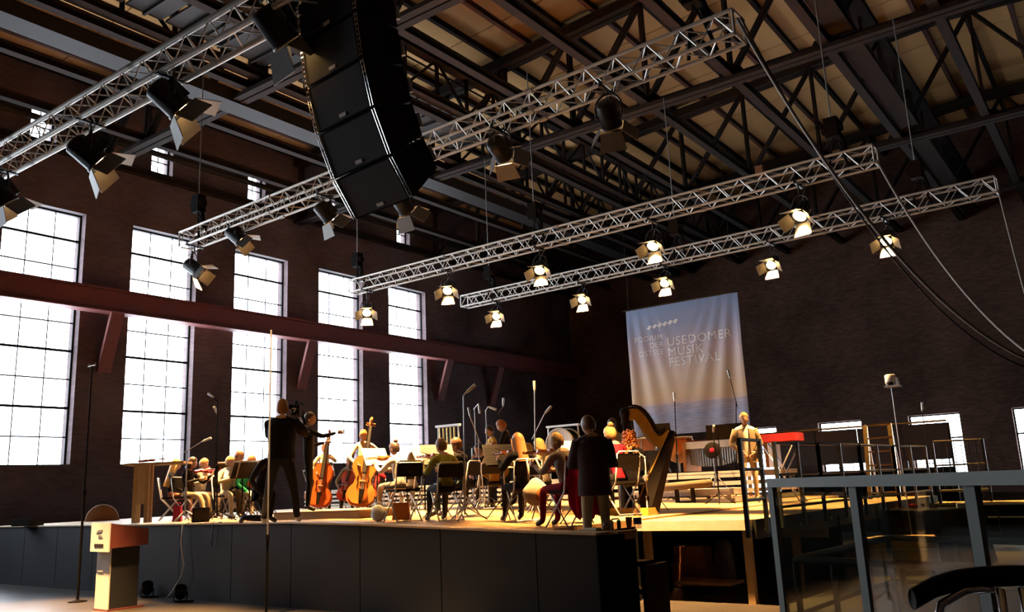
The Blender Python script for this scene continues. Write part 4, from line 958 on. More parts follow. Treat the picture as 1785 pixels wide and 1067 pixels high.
# ------------------------------------------------------------------ percussion, harp, risers
# slatted white risers at the back right
def riser(label, x0, x1, y0, y1, top, rows, base):
    t = thing('riser', label, 'riser', ((x0+x1)/2, (y0+y1)/2, base), 0, 'white slatted risers'); o3 = t.location.copy()
    n = max(2, round((x1-x0)/1.1))
    for i in range(n):
        a, c = x0+(x1-x0)*i/n, x0+(x1-x0)*(i+1)/n; b = MB(o3); b.box(((a+c)/2, (y0+y1)/2, top-.03), (c-a-.006, y1-y0, .05)); b.build('deck_panel', 'white_wood', t)
    h = (top-.055-base)/rows
    for k in range(rows):
        b = MB(o3); b.box(((x0+x1)/2, y0+.02, top-.055-h*k-h*.28), (x1-x0, .03, h*.52)); b.build('slat', 'white_wood', t)
        b = MB(o3); b.box((x1-.02, (y0+y1)/2, top-.055-h*k-h*.28), (.03, y1-y0-.08, h*.52)); b.build('slat', 'white_wood', t)
    for x in [x0+(x1-x0)*f for f in (.02, .34, .66, .98)]:
        for y in (y0+.07, y1-.07):
            b = MB(o3); b.box((x, y, (base+top-.06)/2), (.07, .06, top-.06-base)); b.build('post', 'timber', t)
dz = deckz(-5)
riser('front white slatted riser step below the marimba', onz(1138, 883, dz).x-.4, onz(1256, 884, dz).x, 16.9, 17.9, dz+.36, 2, dz)
riser('rear white slatted riser carrying the marimba and drums', -13.0, onz(1294, 880, dz).x+.1, 17.95, 20.9, dz+.72, 4, dz)
RZ = dz+.72
# bench with a round cushion roll
q = onz(1200, 884, dz); t = thing('bench', 'dark bench with a long rounded brown cushion before the white risers', 'bench', (q.x, q.y, dz), radians(10))
b = MB(); b.path([(-.52, 0, .42), (-.50, 0, .42), (.50, 0, .47), (.55, 0, .47)], [.03, .085, .085, .04], 12); b.build('cushion', 'khaki', t)
for x in (-.22, .12):
    b = MB(); b.box((x, 0, .2), (.07, .10, .38)); b.box((x, 0, .012), (.42, .3, .024)); b.build('pedestal', 'black_paint', t)
b = MB(); b.box((-.05, 0, .1), (.4, .04, .05)); b.build('cross_bar', 'black_paint', t)
# marimba
a, c = ony(1205, 772, 18.9), ony(1345, 757, 18.9); mw = c.x-a.x
t = thing('marimba', 'long marimba with pale end frame and dark resonator pipes on the rear riser', 'marimba', ((a.x+c.x)/2, 18.9, RZ)); o3 = t.location.copy()
zt = a.z+.02
b = MB(o3); b.box(((a.x+c.x)/2, 18.5, zt-.10), (mw, .04, .16)); b.build('front_rail', 'white_wood', t)
b = MB(o3); b.box(((a.x+c.x)/2, 19.2, zt-.08), (mw, .04, .12)); b.build('rear_rail', 'white_wood', t)
for x in (a.x, c.x):
    b = MB(o3); b.box((x, 18.85, (zt+RZ)/2), (.08, .8, zt-RZ-.05)); b.build('end_frame', 'copper_drum', t)
nb = 30
for i in range(nb):
    x = a.x+.1+(mw-.2)*i/(nb-1); L = .52-.2*i/nb
    b = MB(o3); b.box((x, 18.78, zt+.0), ((mw-.2)/nb*.82, L, .028)); b.build('bar', 'rosewood', t)
    b = MB(o3); ln = .60-.012*abs(i-8); b.tube((x, 18.62, zt-.04), (x, 18.62, max(RZ+.12, zt-.04-ln)), .026, n=8); b.build('resonator', 'zinc' if i % 1 == 0 else 'brass_gold_light', t)
# timpani
for px, py, lb in ((1180, 763, 'copper kettledrum left of the marimba, right of the harp'), (1120, 765, 'copper kettledrum behind the harp strings')):
    p = ony(px, py, 19.3); t = thing('kettledrum', lb, 'drum', (p.x, p.y, RZ), 0, 'copper kettledrums'); h = p.z-RZ
    b = MB(); b.lathe([(.04, h-.62), (.18, h-.56), (.30, h-.38), (.35, h-.15), (.36, h-.03), (.365, h), (.35, h)], (0, 0, 0), n=24); b.build('kettle', 'copper_drum', t)
    b = MB(); b.lathe([(0, h+.002), (.34, h+.004), (.355, h-.01)], (0, 0, 0), n=24); b.build('drumhead', 'drumhead', t)
    b = MB(); b.lathe([(.36, h-.03), (.38, h-.03), (.38, h+.01), (.36, h+.01)], (0, 0, 0), n=24); b.build('hoop', 'zinc', t)
    for k in range(4):
        an = pi/2*k+.4; b = MB(); b.path([(.37*cos(an), .37*sin(an), h-.05), (.36*cos(an), .36*sin(an), h-.3), (.22*cos(an), .22*sin(an), .03)], .016, 5); b.build('leg', 'zinc', t)
# bass drum on a stand
p = ony(982, 757, 18.5); t = thing('bass_drum', 'large drum on a pale tube frame behind the blond players', 'drum', (p.x, p.y, RZ)); o3 = t.location.copy()
zc = ony(985, 775, 18.5).z
b = MB(o3); b.tube((p.x, p.y-.2, zc), (p.x, p.y+.2, zc), .40, n=26, cap=False); b.build('shell', 'ebony', t)
for s in (-1, 1):
    b = MB(o3); b.lathe([(0, 0), (.38, 0), (.40, .01)], (p.x, p.y+.2*s, zc), (0, s, 0), 26); b.build('drumhead', 'drumhead', t)
    b = MB(o3); b.lathe([(.40, -.03), (.425, -.03), (.425, .02), (.40, .02)], (p.x, p.y+.2*s, zc), (0, s, 0), 26); b.build('hoop', 'white_wood', t)
zf = ony(985, 742, 18.5).z
for s in (-1, 1):
    b = MB(o3); b.path([(p.x+.46*s, p.y, RZ), (p.x+.46*s, p.y, zf-.05), (p.x+.40*s, p.y, zf)], .02, 6); b.build('frame_tube', 'aluminium', t)
b = MB(o3); b.box((p.x, p.y, zf), (1.0, .1, .05)); b.build('top_rail', 'aluminium', t)
# tubular bells
a, c = ony(764, 744, 20.0), ony(792, 741, 20.0); zt = (a.z+c.z)/2
t = thing('tubular_bells', 'white frame of tubular bells in front of the dark wall right of the windows', 'bells', ((a.x+c.x)/2, 20, RZ)); o3 = t.location.copy()
for x in (a.x, c.x+.15):
    b = MB(o3); b.tube((x, 20, RZ), (x, 20, zt), .025); b.tube((x, 19.75, RZ+.03), (x, 20.25, RZ+.03), .025); b.build('upright', 'white_plastic', t)
b = MB(o3); b.box(((a.x+c.x)/2+.07, 20, zt), (c.x-a.x+.3, .12, .07)); b.build('top_bar', 'white_plastic', t)
for i in range(9):
    x = a.x+.1+(c.x-a.x)*i/9; b = MB(o3); b.tube((x, 20+(.05 if i % 2 else -.05), zt-.06), (x, 20+(.05 if i % 2 else -.05), zt-1.1+.03*i), .021, n=8); b.build('bell_tube', 'brass_gold_light', t)
riser('long low riser below the drummer and the tubular bells', -21.5, -13.1, 17.95, 20.9, RZ, 4, deckz(-15)) if True else None
# percussion table of the drummer, cymbal
p = ony(868, 777, 17.0); t = thing('percussion_table', 'cloth covered percussion table in front of the drummer', 'table', (p.x, 17.0, deckz(p.x))); h = p.z-deckz(p.x)
b = MB(); b.box((0, 0, h), (1.5, .5, .04)); b.build('table_top', 'black_cloth', t)
for sx in (-1, 1):
    for sy in (-1, 1): b = MB(); b.tube((.68*sx, .2*sy, 0), (.68*sx, .2*sy, h-.02), .016, n=6); b.build('leg', 'zinc', t)
p = ony(1238, 785, 17.2); t = thing('cymbal', 'dark gong-like cymbal on a stand in front of the marimba', 'cymbal', (p.x, 17.3, dz+.36)); h = p.z-dz-.36
b = MB(); b.lathe([(.05, .022), (.16, .008), (.18, 0)], (0, 0, h), (.2, -1, .25), 20); b.build('disc', 'ebony', t); b = MB(); b.lathe([(0, .035), (.03, .032), (.055, .02)], (0, 0, h), (.2, -1, .25), 16); b.build('boss', 'crimson', t, label='red centre')
for k in range(3):
    an = 2*pi*k/3; b = MB(); b.path([(0, .03, .3), (.26*cos(an), .26*sin(an), .01)], .01, 5); b.build('leg', 'zinc', t)
b = MB(); b.tube((0, .05, .1), (0, .04, h), .012, n=6); b.build('pole', 'zinc', t)
# keyboard instrument under a red cloth at the right
a, c = ony(1332, 760, 17.6), ony(1388, 762, 17.6)
t = thing('glockenspiel', 'keyboard percussion under a red cloth right of the man in the khaki jacket', 'glockenspiel', ((a.x+c.x)/2, 17.6, dz)); h = a.z-dz; wd = c.x-a.x+.15
b = MB(); b.box((0, 0, h-.06), (wd, .5, .16)); b.build('red_cover', 'red_felt', t)
b = MB(); b.box((0, 0, h+.035), (wd-.06, .42, .03)); b.build('bar_set', 'ebony', t)
for sx in (-1, 1):
    b = MB(); b.path([(wd*.42*sx, -.2, h-.14), (-wd*.42*sx, -.2, .02)], .016, 6); b.path([(wd*.42*sx, .2, h-.14), (-wd*.42*sx, .2, .02)], .016, 6); b.build('crossed_leg', 'zinc', t)
# black music stands round the percussion (no sheet visible)
for px, py, yy, az, lb in ((1152, 757, 18.2, 165, 'black music stand between the harp neck and the banner'), (1252, 760, 18.0, 160, 'black music stand before the banner, left of a pair above the marimba'), (1285, 757, 18.4, 172, 'black music stand before the banner, right of a pair above the marimba')):
    p = ony(px, py, yy); music_stand(lb, (p.x, p.y, RZ), az, max(.6, p.z-RZ-.06), 20)
# harp
Pt, Ps, Pb = at(1089, 722, 14.4), at(1172, 752, 14.1), at(1128, 880, 13.6)
zb_ = deckz(-6.4); t = thing('harp', 'large concert harp with golden neck and black soundbox leaning at the right of the players', 'harp', (Pb.x, Pb.y, zb_))
o3 = t.location.copy(); Pb.z = zb_+.12
b = MB(o3); d, x, z = frame(Ps-Pb, V((0, -1, 0)))
n1 = x
b.add([Pb-x*.16-z*.13, Pb+x*.16-z*.13, Pb+x*.12+z*.10, Pb-x*.12+z*.10, Ps-x*.055-z*.05, Ps+x*.055-z*.05, Ps+x*.045+z*.04, Ps-x*.045+z*.04], [(0, 3, 2, 1), (4, 5, 6, 7), (0, 1, 5, 4), (1, 2, 6, 5), (2, 3, 7, 6), (3, 0, 4, 7)])
b.build('soundbox', 'ebony', t)
b = MB(o3); e = (Pt-Ps); e.z = 0; e.normalize()
b.beam(Pb+e*.15+V((0, 0, .08)), Ps+e*.05, .10, .02, e); b.build('soundboard', 'gold', t)
Pf = V((Pt.x, Pt.y, zb_)); b = MB(o3); b.lathe([(.07, .1), (.06, .2), (.045, .35), (.042, Pt.z-zb_-.25), (.05, Pt.z-zb_-.18)], Pf, n=14); b.build('pillar', 'ebony', t)
b = MB(o3); b.lathe([(.05, -.20), (.075, -.14), (.06, -.10), (.08, -.03), (.09, .04), (.07, .08), (.03, .11), (0, .11)], Pt, n=14); b.build('crown', 'ebony', t)
b = MB(o3); pts = [at(1096, 722, 14.4), at(1110, 722, 14.35), at(1122, 736, 14.3), at(1133, 755, 14.25), at(1145, 768, 14.2), at(1158, 767, 14.15), at(1170, 755, 14.1)]
fine = []
for i in range(len(pts)-1):
    p0, p1, p2, p3 = pts[max(i-1, 0)], pts[i], pts[i+1], pts[min(i+2, len(pts)-1)]
    for k in range(4):
        u = k/4; fine.append(.5*((2*p1)+(p2-p0)*u+(2*p0-5*p1+4*p2-p3)*u*u+(3*p1-p0-3*p2+p3)*u**3))
fine.append(pts[-1]); w_ = 0
nv_ = (Ps-Pt).cross(ZV).normalized(); vs = []
for i, p in enumerate(fine):
    dd = (fine[min(i+1, len(fine)-1)]-fine[max(i-1, 0)]).normalized(); u_ = nv_.cross(dd).normalized(); u_ = u_ if u_.z > 0 else -u_
    for sx, sy in ((-1, -1), (1, -1), (1, 1), (-1, 1)): vs.append(p+nv_*.03*sx+u_*.105*sy)
k = len(fine); b.add(vs, [(i*4+j, i*4+(j+1) % 4, i*4+4+(j+1) % 4, i*4+4+j) for i in range(k-1) for j in range(4)]+[(3, 2, 1, 0), (k*4-4, k*4-3, k*4-2, k*4-1)]); b.build('neck', 'gold', t)
b = MB(o3)
vs = []
for i, p in enumerate(fine):
    dd = (fine[min(i+1, k-1)]-fine[max(i-1, 0)]).normalized(); u_ = nv_.cross(dd).normalized(); u_ = u_ if u_.z > 0 else -u_
    for sx, sy in ((-1.2, .8), (1.2, .8), (1.2, 1.45), (-1.2, 1.45)): vs.append(p+nv_*.03*sx+u_*.105*sy)
b.add(vs, [(i*4+j, i*4+(j+1) % 4, i*4+4+(j+1) % 4, i*4+4+j) for i in range(k-1) for j in range(4)]+[(3, 2, 1, 0), (k*4-4, k*4-3, k*4-2, k*4-1)]); b.build('neck_plate', 'ebony', t)
b = MB(o3)
for i, p in enumerate(fine[1:-1]): b.ball(p+nv_*.04*(-1 if nv_.y > 0 else 1)+V((0, 0, .12)), .011, None, 6, 4)
b.build('tuning_pin', 'chrome', t, kind='stuff')
b = MB(o3)
for i in range(22):
    f = (i+1)/23; top = fine[min(k-1, int(f*(k-1)))]; low = Pb.lerp(Ps, .08+.86*f)+e*.1; b.tube(top-V((0, 0, .08)), low, .0022, n=4, cap=False)
b.build('string', 'paper', t, kind='stuff')
b = MB(o3); b.box(Pb+e*.25+V((0, 0, -.06)), (.75, .34, .12)); b.build('base', 'gold', t)
for i in range(4):
    b = MB(o3); b.beam(Pb+e*(.1+.1*i)+V((0, 0, -.08)), Pb+e*(.1+.1*i)+V((0, -.26, -.09)), .05, .02); b.build('pedal', 'brass_gold_light', t)

# ------------------------------------------------------------------ microphone stands
def mic_px(label, bx, d, ty, tx=None, z=None, boom=None, **k):
    base = spot(bx, d); top = at(tx if tx is not None else bx, ty, d)
    bm = at(boom[0], boom[1], d+boom[2]) if boom else None
    return mic_stand(label, base, V((base.x, base.y, top.z)) if tx is None else top, boom=bm, **k)
mic_px('pale boom microphone stand on a tripod beside the high table', 322, 16.4, 784, boom=(352, 770, .3), micdir=(.5, .3, .2), m='zinc', mic='white_plastic')
mic_px('tall thin microphone stand before the pier between the second and third windows, taller one', 378, 15.6, 700, 379, boom=(373, 693, 0), micdir=(-.8, 0, .4))
mic_px('tall thin microphone stand just left of a taller one before the second pier', 373, 16.2, 718)
mic_px('tallest pale microphone stand behind the olive pullover', 811, 12.6, 690, 808, boom=(811, 686, 0), micdir=(.5, .2, .4), m='zinc')
mic_px('dark microphone stand with a slanting boom left of the drummer', 838, 16.2, 762, boom=(820, 728, 0), micdir=(-.2, 0, 1), m='zinc')
mic_px('upright microphone stand with pale head, left of two before the dark wall', 833, 17.4, 708, boom=(834, 704, 0), micdir=(.1, 0, -.6), m='zinc')
mic_px('upright microphone stand with pale head, directly in front of the yellow shirt', 853, 16.6, 712, boom=(851, 709, 0), micdir=(.5, 0, -.2), m='zinc', mic='white_plastic')
mic_px('dark microphone stand behind the drummer', 876, 19.4, 716, boom=(877, 709, 0), micdir=(.1, 0, 1))
mic_px('tallest microphone stand with a pale round head behind the long chestnut hair', 934, 14.6, 684, 932, micdir=(0, 0, 1), m='zinc', mic='white_plastic')
mic_px('microphone stand with a slanting boom right of the tallest one', 938, 15.4, 755, boom=(949, 722, 0), micdir=(.6, 0, .5), m='zinc')
mic_px('thin dark microphone stand before the left part of the banner sea', 1183, 18.6, 700, 1176, micdir=(0, 0, 1))
mic_px('thin dark microphone stand before the right part of the banner', 1284, 18.8, 700, 1283, boom=(1273, 660, 0), micdir=(-.2, 0, 1))
mic_px('thin upright stand before the marimba pipes', 1255, 16.7, 752)

def tripod_px(label, bx, d, ty, tx, **k):
    base = spot(bx, d, 0.0); top = at(tx, ty, d); return mic_stand(label, base, V((base.x, base.y, top.z)), **k)
tripod_px('very tall black stand on a round base before the stage, left of the pale lectern', 135, 15.1, 624, 147, foot='plate', mic=None, r=.016, cat='lighting stand')
t = bpy.data.objects[max((o.name for o in bpy.data.objects if o.name.startswith('microphone_stand') and not o.parent and o.type == 'EMPTY'), key=lambda n: (len(n), n))]
b = MB(t.location); top = at(147, 624, 15.1); b.tube((t.location.x-.14, t.location.y, top.z), (t.location.x+.14, t.location.y, top.z), .012, n=6)
for s in (-1, 1): b.tube((t.location.x+.12*s, t.location.y, top.z), (t.location.x+.12*s, t.location.y, top.z+.05), .014, n=6)
b.build('cross_bar', 'zinc', t)
tripod_px('thin dark microphone stand at the far right before the back wall', 1641, 19.0, 712, 1641, micdir=(.1, 0, 1))
tripod_px('very tall thin stand close in front of the stage, crossing the camera operator', 463, 9.6, 552, 467, mic=None, r=.010, cat='lighting stand', m='zinc', split=.33, low='black_paint')

# ------------------------------------------------------------------ things on and before the stage
q = spot(250, 17.0); t = thing('high_table', 'tall pale wooden table with slab legs at the left of the stage', 'table', q, radians(36)); h = hgt(250, 806, 17.0)-q.z
b = MB(); b.box((.25, .05, h-.03), (1.2, .55, .05)); b.build('table_top', 'timber', t)
for x in (-.12, .12):
    for y in (-.17, .0): b = MB(); b.box((x, y, (h-.05)/2), (.07, .07, h-.06)); b.build('leg', 'timber', t)
b = MB(); b.box((0, -.17, h*.63), (.17, .03, h*.64)); b.build('side_panel', 'deck_edge', t)
b = MB(); b.box((0, .0, h*.63), (.17, .03, h*.64)); b.build('side_panel', 'deck_edge', t)
a = q+V((0, 0, h+.025)); fiddle('brown violin lying on the high table', 'violin', a+V((-.10, -.1, 0)), a+V((.38, .2, .03)), (0, 0, 1), 'violin_wood', 'violin', group=None)
q = spot(350, 15.6); t = thing('stage_monitor', 'small black box loudspeaker at the front edge, under the beige trousers', 'loudspeaker', q, radians(30))
b = MB(); b.box((0, 0, .13), (.24, .2, .26)); b.build('cabinet', 'black_paint', t)
b = MB(); b.box((-.13, -.02, .06), (.02, .16, .10)); b.build('connector_plate', 'brass_gold_light', t)
b = MB(); b.box((.02, -.105, .13), (.2, .012, .22)); b.build('grille', 'charcoal', t)
q = spot(48, 18.9); t = thing('floor_wedge', 'small dark wedge on the deck at the far left edge', 'loudspeaker', q, radians(20))
b = MB(); b.prism([(-.2, 0), (.2, 0), (.2, .05), (-.1, .16), (-.2, .16)], (0, 0, 0), (0, 1, 0), (0, 0, 1), .5); b.build('cabinet', 'charcoal', t)
b = MB(); b.box((0, .02, .12), (.44, .02, .02)); b.build('edge_strip', 'zinc', t)
q = spot(178, 21.0); t = thing('drum_case', 'round brown case standing on edge behind the left end of the stage', 'case', (q.x, q.y, q.z-.36), radians(60))
b = MB(); b.lathe([(0, -.16), (.36, -.16), (.38, -.13), (.38, .13), (.36, .16), (0, .16)], (0, 0, .38), (0, 1, 0), 28); b.build('shell', 'brown_case', t)
b = MB(); b.lathe([(.382, -.02), (.392, -.02), (.392, .02), (.382, .02)], (0, 0, .38), (0, 1, 0), 28); b.build('rim', 'charcoal', t)
b = MB(); b.path([(-.08, .0, .77), (-.06, 0, .81), (.06, 0, .81), (.08, 0, .77)], .012, 6); b.build('handle', 'leather', t)
# empty folding chair at the front, bag, jacket on a chair, white bag
q = spot(704, 12.5); folding_chair('empty black folding chair with pale legs left of the olive pullover', q, -70, 1.0)
q = spot(660, 12.9); t = thing('carrier_bag', 'crumpled white carrier bag on the deck left of the empty chair', 'bag', q)
b = MB(); rg = random.Random(3); b.ball((0, 0, .12), (.13, .11, .125), None, 12, 8, lambda p: p*(1+rg.uniform(-.08, .08))); b.build('bag_body', 'white_shirt', t)
b = MB(); b.path([(-.05, 0, .22), (-.04, 0, .28), (.03, .02, .28), (.05, 0, .22)], .010, 6); b.build('handle', 'white_shirt', t)
wm = [o for o in bpy.data.objects if o.get('label', '').startswith('person with very long chestnut')][0]
q = L2W(wm, (.05, -.33, .52)); t = thing('tote_bag', 'cream cloth tote bag hanging from the chair back of the long-haired violinist', 'bag', q, wm.rotation_euler.z)
b = MB(); rg = random.Random(9); b.ball((0, -.03, -.10), (.19, .10, .20), None, 14, 9, lambda p: V((p.x*(1.1-.5*max(0, p.z)/.2)*(1+rg.uniform(-.06, .06)), p.y, p.z))); b.build('bag_body', 'cream', t)
b = MB(); b.ball((.03, -.115, -.14), (.08, .02, .10), None, 10, 6); b.build('printed_patch', 'bass_orange', t, label='orange brown patch on the front')
for x in (-.1, .1): b = MB(); b.path([(x, -.03, .06), (x*.9, .0, .24), (x*.7, .09, .372), (x*.5, .11, .35)], .016, 6); b.build('strap', 'cream', t)
gm = [o for o in bpy.data.objects if o.get('label', '').startswith('person with short blond hair and grey')][0]
t = thing('hanging_jacket', 'crimson jacket draped over the chair of the blond player in grey', 'jacket', L2W(gm, (0, -.24, .88)), gm.rotation_euler.z)
b = MB(); rows = []
for k, (y, z, w_) in enumerate([(.05, -.30, .19), (.05, -.05, .21), (.0, .02, .22), (-.05, -.05, .23), (-.07, -.30, .25), (-.10, -.58, .27), (-.13, -.74, .20)]):
    rows.append([V((w_*(i/6-1), y-.02*sin(i*1.7+k), z-.03*sin(i*1.1+k*2))) for i in range(13)])
b.add([p for r in rows for p in r], [(i*13+j, i*13+j+1, (i+1)*13+j+1, (i+1)*13+j) for i in range(6) for j in range(12)], True); b.build('cloth', 'crimson', t)
b = MB(); b.path([(.2, -.07, -.1), (.26, -.1, -.35), (.24, -.12, -.62)], [.05, .055, .05], 8); b.build('sleeve', 'crimson', t)
# bottle, cups, headphones on the front corner of the deck
z = deckz(-5.3)
def corner(px, py): return onz(px, py, z)
q = corner(1112, 921); t = thing('water_bottle', 'large clear plastic water bottle standing on the front corner of the stage', 'bottle', q)
b = MB(); b.lathe([(0, 0), (.045, 0), (.05, .02), (.05, .14), (.043, .17), (.05, .20), (.05, .27), (.035, .335), (.016, .37), (.014, .385)], (0, 0, 0), n=18); b.build('bottle_body', 'bottle_plastic', t)
b = MB(); b.lathe([(.0515, .05), (.0515, .13)], (0, 0, 0), n=18); b.build('paper_label', 'label_blue', t)
b = MB(); b.lathe([(.017, .375), (.017, .40), (0, .40)], (0, 0, 0), n=14); b.build('cap', 'white_plastic', t)
q = corner(1097, 921); t = thing('paper_cup', 'brown paper cup beside the water bottle', 'cup', q)
b = MB(); b.lathe([(0, 0), (.030, 0), (.042, .13), (.045, .13), (.045, .138), (.040, .138), (.028, .005), (0, .005)], (0, 0, 0), n=16); b.build('cup_body', 'brown_case', t)
q = corner(1057, 925); t = thing('drinking_glass', 'clear tumbler at the feet of the man in the navy jacket', 'glass', q)
b = MB(); b.lathe([(0, 0), (.032, 0), (.040, .12), (.036, .12), (.029, .008), (0, .008)], (0, 0, 0), n=16); b.build('glass_body', 'cup_plastic', t)
q = corner(1072, 924); t = thing('headphones', 'black and pale headphones lying between the tumbler and the paper cup', 'headphones', q, radians(20))
for x in (-.04, .05): b = MB(); b.lathe([(0, -.02), (.055, -.02), (.06, 0), (.05, .025), (0, .025)], (x, 0, .06), (1, .2, 0), 16); b.build('ear_cup', 'leather' if x > 0 else 'white_plastic', t)
b = MB(); b.path([(-.05, 0, .11), (-.03, .05, .13), (.04, .06, .13), (.06, 0, .11)], .010, 6); b.build('headband', 'leather', t)
q = corner(1030, 926); t = thing('folded_cloth', 'pale folded cloth lying on the front edge under the navy jacket', 'cloth', q, radians(-15))
b = MB(); b.box((0, 0, .012), (.30, .12, .024)); b.build('lower_fold', 'pink' if False else 'beige', t); b = MB(); b.box((.03, .01, .032), (.2, .09, .016)); b.build('upper_fold', 'offwhite', t)
# lectern before the stage
q = spot(207, 13.9, 0.0); t = thing('lectern', 'lectern with white branded front and reddish sloping side, before the stage at left', 'lectern', q, radians(88))
b = MB(); b.box((-.04, 0, .49), (.48, .42, .98)); b.build('column', 'fascia', t)
b = MB(); b.box((.0, 0, .015), (.62, .48, .03)); b.build('foot', 'acrylic_red', t)
b = MB(); b.prism([(-.36, .98), (.30, 1.0), (.30, 1.26), (-.36, 1.38)], (0, 0, 0), (1, 0, 0), (0, 0, 1), .58); b.build('head', 'acrylic_red', t)
b = MB(); b.box((-.37, 0, 1.16), (.02, .62, .46)); b.build('front_board', 'logo_white', t)
b = MB(); b.box((-.29, 0, .49), (.02, .44, .98)); b.build('front_panel', 'white_plastic', t)
for z_ in (.84, .62): b = MB(); b.box((-.305, .06, z_), (.012, .18, .025)); b.build('clip', 'paper', t)
b = MB(); b.prism([(-.10, .0), (.08, .02), (.10, .06), (-.06, .05)], (-.383, .02, 1.22), (0, -1, 0), (0, 0, 1), .006); b.prism([(-.05, .0), (.10, .0), (.06, .04), (-.04, .05)], (-.383, .0, 1.15), (0, -1, 0), (0, 0, 1), .006); b.build('emblem', 'zinc', t)
b = MB(); b.box((-.383, .02, 1.03), (.006, .30, .05)); b.build('emblem', 'charcoal', t, label='dark lettering strip too blurred to read')
# floor spots and cable before the skirt
for px, py, lb in ((256, 1042, 'small black floor spotlight against the stage skirt, beside the lectern'), (314, 1050, 'small black floor spotlight against the stage skirt, at the foot of the white cable')):
    q = onz(px, py, 0); t = thing('floor_spotlight', lb, 'spotlight', q, radians(30))
    b = MB(); b.lathe([(0, -.1), (.07, -.1), (.10, -.04), (.10, .1), (.085, .1), (.08, .07), (0, .07)], (0, 0, .16), (.3, -.5, .8), 14); b.build('housing', 'black_paint', t)
    b = MB(); b.path([(-.12, 0, .16), (-.12, 0, .02), (.12, 0, .02), (.12, 0, .16)], .012, 6); b.build('bracket', 'black_paint', t)
    b = MB(); b.box((.05, .05, .012), (.26, .16, .022)); b.build('base', 'black_paint', t)
fy = lambda x: FP(x)-.02
q0 = spot(312, 15.0); x_ = q0.x
cable('cable', 'pale cable hanging down the front of the stage skirt', [V((x_, fy(x_)+.1, deckz(x_)+.012)), V((x_, fy(x_)-.02, deckz(x_)-.02)), V((x_-.02, fy(x_)-.03, .95)), V((x_+.10, fy(x_)-.03, .6)), V((x_+.06, fy(x_)-.04, .4)), V((x_-.2, fy(x_)-.06, .12)), V((x_-.26, fy(x_)-.12, .012))], .012, 'cable_white')
cable('cable', 'short black cable over the stage edge, right of the pale one', [V((x_+.9, fy(x_)+.15, deckz(x_)+.01)), V((x_+.9, fy(x_)-.02, deckz(x_)-.02)), V((x_+.88, fy(x_)-.02, .9))], .010, 'cable_black')

# ------------------------------------------------------------------ right hand side
dz = deckz(-5)
RT_ = EYE+.48
def rail(label, pts, top, rows, posts, m='rail_paint', bal=None):
    t = thing('deck_railing', label, 'railing', pts[0], 0, 'black railings of the stage wing'); o3 = V(pts[0])
    for (a, c) in zip(pts, pts[1:]):
        a, c = V(a), V(c)
        for r in rows: b = MB(o3); b.tube(a+V((0, 0, r)), c+V((0, 0, r)), .021, n=8); b.build('rail', m, t)
        n = max(1, round((c-a).length/posts))
        for i in range(n+1):
            p = a+(c-a)*(i/n); b = MB(o3); b.beam(p-V((0, 0, .16)), p+V((0, 0, top)), .05, .05, V((1, 0, 0))); b.build('post', m, t)
        if bal:
            k = int((c-a).length/bal)
            for i in range(1, k):
                p = a+(c-a)*(i/k); b = MB(o3); b.tube(p+V((0, 0, rows[-1])), p+V((0, 0, rows[0])), .010, n=5, cap=False); b.build('baluster', m, t)
    return t
top = RT_-dz
c0 = onz(1303, 914, dz)
rail('black stage railing panel at the near corner of the wing, before the man in khaki', [c0, onz(1337, 908, dz)], top, (top-.02, top*.63, top*.27), .8)
rail('long black railing along the outer edge of the stage wing', [V((WE(y)+.10, y, dz)) for y in (R0+.75, R0+2.4, R0+4.3, R0+6.2, R0+8.4)], top, (top-.02, top*.55, top*.12), 1.0)
rail('black railing with close upright bars across the far end of the wing', [V((WE(20.0)+.2, 20.0, dz)), V((WE(20)+1.1, 20.4, dz))], top+.1, (top+.08, top*.6, top*.1), 1.0, bal=.13)
# dark partition behind the wing
px0, px1 = ony(1352, 760, 26.0), ony(1655, 760, 26.0); zt = ony(1500, 747, 26).z
t = thing('partition', 'row of dark brown screens hiding the lower part of the back windows', 'partition', ((px0.x+px1.x)/2, 26, 0))
n = 4
for i in range(n):
    a, c = px0.x+(px1.x-px0.x)*i/n, px0.x+(px1.x-px0.x)*(i+1)/n; b = MB(t.location); b.box(((a+c)/2, 26, (zt+1.92)/2+.0), (c-a-.03, .06, zt-1.92)); b.build('screen', 'brown_screen' if 'brown_screen' in MATS else mat('brown_screen', (.035, .022, .015), .8).name, t)
    for x in (a+.02,): b = MB(t.location); b.box((x, 26.06, zt/2), (.06, .06, zt)); b.build('post', 'rail_paint', t)
b = MB(t.location); b.box((px1.x, 26.06, zt/2), (.06, .06, zt)); b.build('post', 'rail_paint', t)
b = MB(t.location); b.box(((px0.x+px1.x)/2, 26, .86), (px1.x-px0.x, .06, 1.72)); b.build('lower_board', 'black_paint', t)
b = MB(t.location); b.tube((px0.x, 25.9, zt+.05), (px1.x, 25.9, zt+.05), .03); b.build('top_pipe', 'brass_gold_light', t)  # golden light on the pipe is put into its colour
